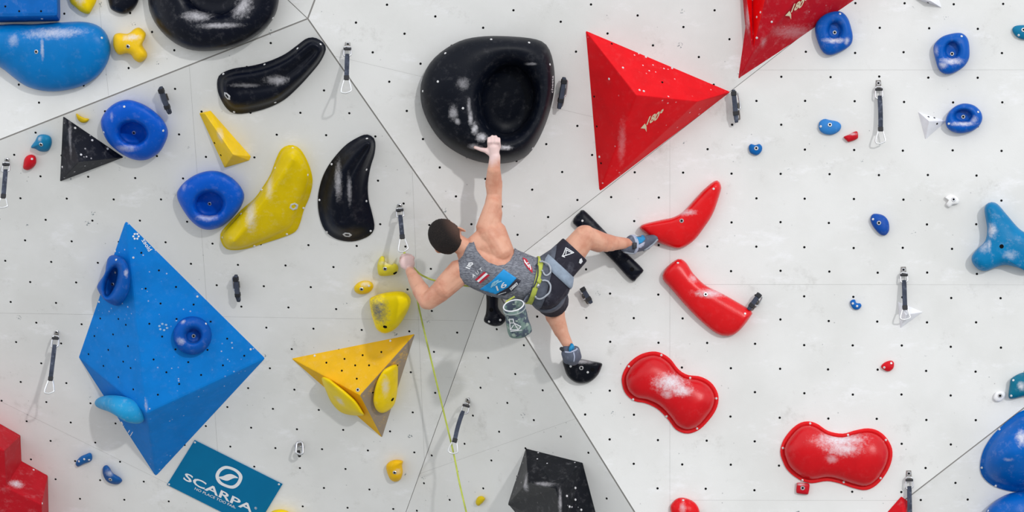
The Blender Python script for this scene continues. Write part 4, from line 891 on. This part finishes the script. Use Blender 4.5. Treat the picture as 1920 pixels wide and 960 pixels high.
patch(vest, VEST, [Z2(915, 660), Z2(1020, 600), Z2(1085, 530), Z2(1122, 550), Z2(1060, 625), Z2(985, 668)], NAVY, 'race_number_strip', cell=3, thick=.001)
lettering(vest, VEST, '16', Z2(928, 632), (80 / 4.364, -38 / 4.364), (-14 / 4.364, -40 / 4.364), WHITEP, .01, .0045)
for k, (a, b) in enumerate((((878, 600), (908, 556)), ((890, 592), (935, 545)), ((905, 586), (962, 552)))): strokes(vest, VEST, [[Z2(*a), Z2((a[0] + b[0]) / 2 - 4, (a[1] + b[1]) / 2 - 8), Z2(*b)]], 2.2, plain('pale_print', (150, 205, 232), .6), 'race_number_print', .0045)
patch(vest, VEST, [Z2(1028, 612), Z2(1085, 563), Z2(1096, 578), Z2(1042, 628)], WHITEP, 'race_number_box', .0042, 4)
patch(vest, VEST, [Z2(1036, 611), Z2(1084, 570), Z2(1089, 578), Z2(1043, 619)], NAVY, 'race_number_box_inner', .0052, 4)
strokes(vest, VEST, [[Z2(1046, 610), Z2(1080, 580)]], 1.3, WHITEP, 'race_number_text', .006)
strokes(vest, VEST, [[Z2(938, 660), Z2(1000, 640)]], 1.0, WHITEP, 'race_number_text', .0048)
lettering(vest, VEST, 'A U T', Z2(728, 530), (85 / 4.364, -64 / 4.364), (-14 / 4.364, -24 / 4.364), WHITEP, .012, .0035)
for k in range(3):
    a, b = (746 + 38 * k / 3 * .98, 540 + 30 * k / 3 - 0), (0, 0)
    p0 = Vector((745, 541)); e1 = Vector((77, -66)); e2 = Vector((44, 32)) / 3
    q = [p0 + e2 * k, p0 + e2 * k + e1, p0 + e2 * (k + 1) + e1, p0 + e2 * (k + 1)]
    patch(vest, VEST, [Z2(p.x, p.y) for p in q], WHITEP if k == 1 else FRED, 'flag_stripe', .003, 3)
strokes(vest, VEST, [[Z2(672, 442), Z2(700, 452)], [Z2(682, 428), Z2(706, 436)], [Z2(690, 418), Z2(712, 424), Z2(728, 412)], [Z2(694, 408), Z2(722, 404), Z2(727, 414)]], 2.2, WHITEP, 'chest_logo', .003)
patch(vest, VEST, [Z2(1132, 362), Z2(1165, 375), Z2(1212, 452), Z2(1216, 492), Z2(1190, 470), Z2(1150, 420)], FRED, 'side_patch', .003, 3, label='red patch with white print on the flank')
strokes(vest, VEST, [[Z2(1145, 385), Z2(1160, 412), Z2(1178, 408)], [Z2(1172, 430), Z2(1190, 425), Z2(1200, 462)], [Z2(1150, 400), Z2(1185, 445)]], 1.8, WHITEP, 'side_patch_print', .005)
# shorts
SH = blend(merge(limb((1000, 528, .47, 36), (1030, 532, .47, 37), grow=.008, flat_a=True), limb((1033, 516, .47, 36), (1078.5, 467.5, .47, 31.5), flat_b=True), limb((1021, 545, .47, 35), (1037, 566, .27, 31), flat_b=True),
                 limb((1042, 526, .49, 31), (1026, 546, .49, 30), grow=.004)), .006, 5)
tz = NT('black_shorts'); zc = tz.mix(tz.math('MULTIPLY', tz.ramp(tz.noise(14, 6, .7), .5, .75), .5), srgb(44, 43, 54), srgb(112, 114, 126)); tz.bump(tz.noise(22, 5), .5, .015)
shorts = part('shorts', SH[0], SH[1], tz.done(zc, .8, 0, .2), person, label='black shorts dusted with chalk'); SHO = bvh_of(shorts)
Z3 = lambda x, y: (960 + x / 4.363, 380 + y / 4.363)
strokes(shorts, SHO, [[Z3(442, 370), Z3(505, 408), Z3(440, 432), Z3(412, 440), Z3(425, 415), Z3(442, 370)], [Z3(447, 385), Z3(440, 425)], [Z3(452, 390), Z3(490, 410)], [Z3(410, 438), Z3(432, 446)]], 1.5, WHITEP, 'shorts_logo', .003)
patch(shorts, SHO, [Z3(545, 490), Z3(552, 462), Z3(568, 452), Z3(576, 480), Z3(560, 500)], WHITEP, 'shorts_badge', .003, 3)
# harness: waist belt, leg loops, gear loops, all full loops round the body
class Both:
    def __init__(s, *b): s.b = b
    def ray_cast(s, o, d):
        best = (None, None, None, 1e9)
        for x in s.b:
            h = x.ray_cast(o, d)
            if h[0] is not None and h[3] < best[3]: best = h
        return best if best[0] is not None else (None, None, None, None)
    def find_nearest(s, p): return min((x.find_nearest(p) for x in s.b), key=lambda h: h[3])
CL = Both(VEST, SHO, BODY)
def band(parent, name, cen, axis, half, thick, mat, label=None, n=56, reach=.30, offs=0.0, surf=None):
    """strap wrapped right round the body"""
    axis = axis.normalized(); u = axis.orthogonal().normalized(); w = axis.cross(u); rows = []
    for s_ in (-half, -half * .4, half * .4, half):
        row = []
        for k in range(n):
            d = u * math.cos(2 * math.pi * k / n) + w * math.sin(2 * math.pi * k / n); o = cen + axis * s_ + d * reach
            h = (surf or CL).ray_cast(o, -d); r = (reach - h[3]) if h[0] is not None else .1
            row.append(max(.03, r))
        for _ in range(3): row = [max(row[i], (row[i - 1] + row[i] + row[(i + 1) % n]) / 3) for i in range(n)]
        rows.append((s_, row))
    P = lambda s_, row, e: [cen + axis * s_ + (u * math.cos(2 * math.pi * k / n) + w * math.sin(2 * math.pi * k / n)) * (row[k] + e) for k in range(n)]
    rings = [P(rows[0][0], rows[0][1], offs - .004)] + [P(s_, r, offs + (thick if 0 < i < 3 else thick * .7)) for i, (s_, r) in enumerate(rows)] + [P(rows[-1][0], rows[-1][1], offs - .004)]
    rings.append(rings[0]); V, F = loft(rings, False, False)
    return part(name, V, F, mat, parent, label=label)
PAD = plain('harness_padding', (92, 98, 112), .8, var=.3); LIME = plain('lime_webbing', (186, 196, 84), .75, var=.15); LGREY = plain('pale_harness', (146, 160, 178), .8, var=.25, sc=18); GEAR = plain('gear_loop_plastic', (170, 176, 186), .5)
harness = part('harness', *tube([Q(1001, 531, .32), Q(1008, 533, .32)], .012, 8), PAD, person, label='grey and lime climbing harness')   # tie-in point in front
ax_ = (Q(1030, 534, .47) - Q(975, 520, .49))
bc_ = Q(1002, 526, .475)
band(harness, 'waist_belt', Q(1010, 528, .472), ax_, .042, .007, PAD)
band(harness, 'belt_webbing', bc_, ax_, .014, .006, LIME, offs=.008, label='lime green webbing')
axr = Q(1080, 466, .47) - Q(1034, 516, .47)
band(harness, 'leg_loop', Q(1044, 505, .465), axr, .030, .007, LGREY, surf=SHO, reach=.22)
axl = Q(1037, 566, .27) - Q(1021, 545, .47)
band(harness, 'leg_loop', Q(1026, 551, .40), axl, .026, .007, PAD, surf=SHO, reach=.22)
CL2 = Both(VEST, SHO, BODY, bvh_of(harness.children[0]), bvh_of(harness.children[1]))
def cord(parent, name, pts, r, mat, lift, surf=None, n=8, label=None):
    P = catmull(pts, max(12, len(pts) * 6), False); V, F = tube([(lambda h: h[0] + h[1] * lift)(hit(surf or CL2, p.x, p.y)) for p in P], r, n); return part(name, V, F, mat, parent, label=label)
cord(harness, 'gear_loop', [Z3(225, 495), Z3(270, 492), Z3(312, 520), Z3(316, 575), Z3(275, 600), Z3(240, 560)], .005, GEAR, .012)
cord(harness, 'gear_loop', [Z3(245, 640), Z3(290, 645), Z3(315, 680), Z3(300, 740), Z3(235, 780), Z3(185, 755)], .005, GEAR, .014)
cord(harness, 'belt_edge', [Z3(208, 500), Z3(210, 590), Z3(180, 680), Z3(120, 750), Z3(90, 790)], .004, plain('dark_edge', (58, 62, 72), .7), .006)
patch(harness, CL2, [Z3(195, 640), Z3(212, 600), Z3(245, 635), Z3(228, 668)], LIME, 'buckle_tab', .004, 3, thick=.004)
patch(harness, CL2, [Z3(198, 690), Z3(212, 660), Z3(235, 668), Z3(220, 698)], STEEL, 'buckle', .005, 4, thick=.004)
# shoes
SHOE = hold_mat('shoe_leather', (92, 98, 114), .6, .7, chalk=srgb(160, 168, 184)); SOLE = plain('shoe_rubber', (48, 50, 58), .55); BLUET = plain('shoe_blue', (26, 140, 196), .6); STRAP = plain('shoe_strap', (176, 184, 206), .7)
def shoe(shape, label):
    VF = blend(merge(*shape), .0045, 4); return part('climbing_shoe', VF[0], VF[1], SHOE, person, label=label)
s1 = shoe([limb((1176, 464, .235, 11), (1186, 459, .215, 15), (1205, 455, wt + .045, 14), (1225, 447, wt + .022, 7.5)), limb((1182, 468, .225, 8), (1212, 460, wt + .03, 9), (1228, 447, wt + .02, 6.5)), limb((1170, 466, .245, 6.5), (1186, 466, .22, 10)), limb((1184, 452, .225, 11.5), (1188, 452, .22, 11.5))], 'grey climbing shoe on the red boomerang hold')
SB1 = bvh_of(s1)
strap_ax = Q(1200, 455, .19) - Q(1178, 458, .235)
band(s1, 'shoe_strap', Q(1187, 457, .218), strap_ax, .011, .004, STRAP, surf=SB1, reach=.12, n=32)
patch(s1, SB1, [Z3(1005, 268), Z3(1040, 258), Z3(1078, 272), Z3(1088, 300), Z3(1065, 325), Z3(1020, 345)], BLUET, 'blue_panel', .002, 3, thick=.002)
patch(s1, SB1, [Z3(985, 330), Z3(1016, 328), Z3(1016, 368), Z3(985, 378)], SOLE, 'strap_end', .006, 3, thick=.002)
patch(s1, SB1, [Z3(1025, 352), Z3(1062, 330), Z3(1085, 322), Z3(1075, 350), Z3(1050, 370), Z3(1028, 370)], STRAP, 'side_panel', .002, 3, thick=.0015)
cord(s1, 'sole_edge', [Z3(905, 400), Z3(985, 414), Z3(1060, 398), Z3(1140, 350), Z3(1190, 300)], .006, plain('sole_edge', (150, 156, 166), .6), .001, SB1)
wb = hit(bvh_of(half), 1080, 680)[0].z
s2 = shoe([limb((1064, 655, .305, 10), (1071, 667, .30, 14.5), (1073, 672, .24, 14), (1076, 675, wb + .045, 10.5)), limb((1078, 658, .29, 10), (1080, 668, .27, 11)), limb((1060, 663, .30, 8), (1064, 674, .26, 9))], 'grey climbing shoe standing on the black half-moon hold')
SB2 = bvh_of(s2)
Z4 = lambda x, y: (880 + x / 4.8, 540 + y / 4.8)
V, F = tube([Q(*Z4(905, 570), .335), Q(*Z4(912, 545), .35), Q(*Z4(922, 515), .345), Q(*Z4(930, 535), .33), Q(*Z4(925, 560), .325)], [.006, .011, .012, .011, .006], 8); part('pull_tab', V, F, BLUET, s2)
V, F = tube([Q(*Z4(825, 545), .30), Q(*Z4(840, 552), .315), Q(*Z4(868, 556), .32)], [.010, .013, .009], 10); part('pull_tab', V, F, SOLE, s2)
cord(s2, 'heel_seam', [Z4(938, 580), Z4(945, 620), Z4(940, 660)], .0035, STRAP, .001, SB2)
cord(s2, 'collar', [Z4(862, 575), Z4(905, 578), Z4(955, 560), Z4(968, 545)], .005, STRAP, .001, SB2)
# chalk bag: soft bucket with a pale rim and an open mouth
tb = NT('camo_cloth'); cm = tb.mix(tb.ramp(tb.noise(16, 3), .42, .52), srgb(120, 142, 136), srgb(76, 86, 100)); cm = tb.mix(tb.ramp(tb.noise(24, 3), .55, .62), cm, srgb(160, 176, 166)); tb.bump(tb.noise(18, 4), .6, .02); CAMO = tb.done(cm, .85, 0, .2)
bt, bb_ = Q(963, 573, .66), Q(976, 625, .57); bx = (bb_ - bt); BLn = bx.length; bx.normalize(); us = Vector((1, .30, 0)); us = (us - bx * us.dot(bx)).normalized(); vs_ = bx.cross(us)
cb = empty('chalk_bag', bb_, 'camouflage chalk bag hanging behind the climber’s hip', 'chalk bag')
rr = rad(1, .6); n = 36
def brow(t, r, sq=0, wob=0): return [bt + bx * (BLn * t) + (us * math.cos(a) * (1 + sq) + vs_ * math.sin(a) * (1 - sq * .6)) * (r * rr * (1 + wob * math.sin(3 * a + t * 7))) for a in [2 * math.pi * k / n for k in range(n)]]
rings = [brow(.55, 15), brow(.1, 17.5), brow(0, 18.6), brow(0, 20), brow(.15, 20.2, 0, .02), brow(.35, 20.4, .01, .04), brow(.6, 20.8, .03, .04), brow(.85, 21, .08, .03), brow(.97, 20, .10, .02), brow(1.02, 16, .10, 0), brow(1.03, 6, .1, 0)]
V, F = loft(rings); bag = part('bag', V, F, CAMO, cb); BAG = bvh_of(bag)
V, F = tube(brow(0, 19.3), .0036, 8, True); part('rim', V, F, WHITEP, cb, label='pale stiff rim')
V, F = tube([p for p in brow(.12, 20.6)], .004, 6, True); part('drawcord', V, F, plain('grey_cord', (150, 160, 160), .7), cb)
strokes(bag, BAG, [[Z4(362, 280), Z4(395, 278), Z4(402, 312), Z4(462, 345), Z4(440, 372), Z4(372, 374), Z4(368, 310), Z4(362, 280)], [Z4(372, 312), Z4(402, 312)], [Z4(402, 312), Z4(440, 372)], [Z4(372, 374), Z4(400, 330)]], 1.7, WHITEP, 'bag_logo', .003)
strokes(bag, BAG, [[Z4(375, 388), Z4(470, 376)]], 1.6, WHITEP, 'bag_text', .003)
V, F = tube([Q(946, 577, .60), Q(950, 565, .57), Q(965, 556, .57)], .005, 8); part('hanging_strap', V, F, LIME, cb)
V, F = tube([Q(982, 566, .62), Q(985, 560, .58), Q(990, 553, .57)], .005, 8); part('hanging_strap', V, F, PAD, cb)

# ------------------------------------------------------------------ rope
ROPE = hold_mat('rope_sheath', (200, 212, 96), .7, .1, var=.2)
P = catmull([Q(757, 471, .08).to_tuple(), Q(759, 478, .14).to_tuple(), Q(768, 492, .19).to_tuple(), Q(784, 511, .20).to_tuple(), Q(797, 519, .24).to_tuple(), Q(815, 526, .30).to_tuple(), Q(850, 533, .34).to_tuple(), Q(930, 540, .30).to_tuple(), Q(1001, 533, .31).to_tuple()], 60, False)
V, F = tube(P, .0052, 10); 
V2, F2 = tube(catmull([Q(757, 471, .08).to_tuple(), Q(764, 484, .13).to_tuple(), Q(772, 505, .12).to_tuple(), Q(779, 540, .06).to_tuple(), Q(785, 575, .02).to_tuple(), Q(800, 640, -.08).to_tuple(), Q(826, 748, -.24).to_tuple(), Q(850, 848, -.36).to_tuple(), Q(862, 908, -.34).to_tuple(), Q(880, 985, -.28).to_tuple(), Q(905, 1100, -.15).to_tuple()], 90, False), .0052, 10)
V, F = merge((V, F), (V2, F2))
top('rope', V, F, ROPE, Q(800, 640, -.08), 'lime green rope running from the climber down the wall', 'rope')
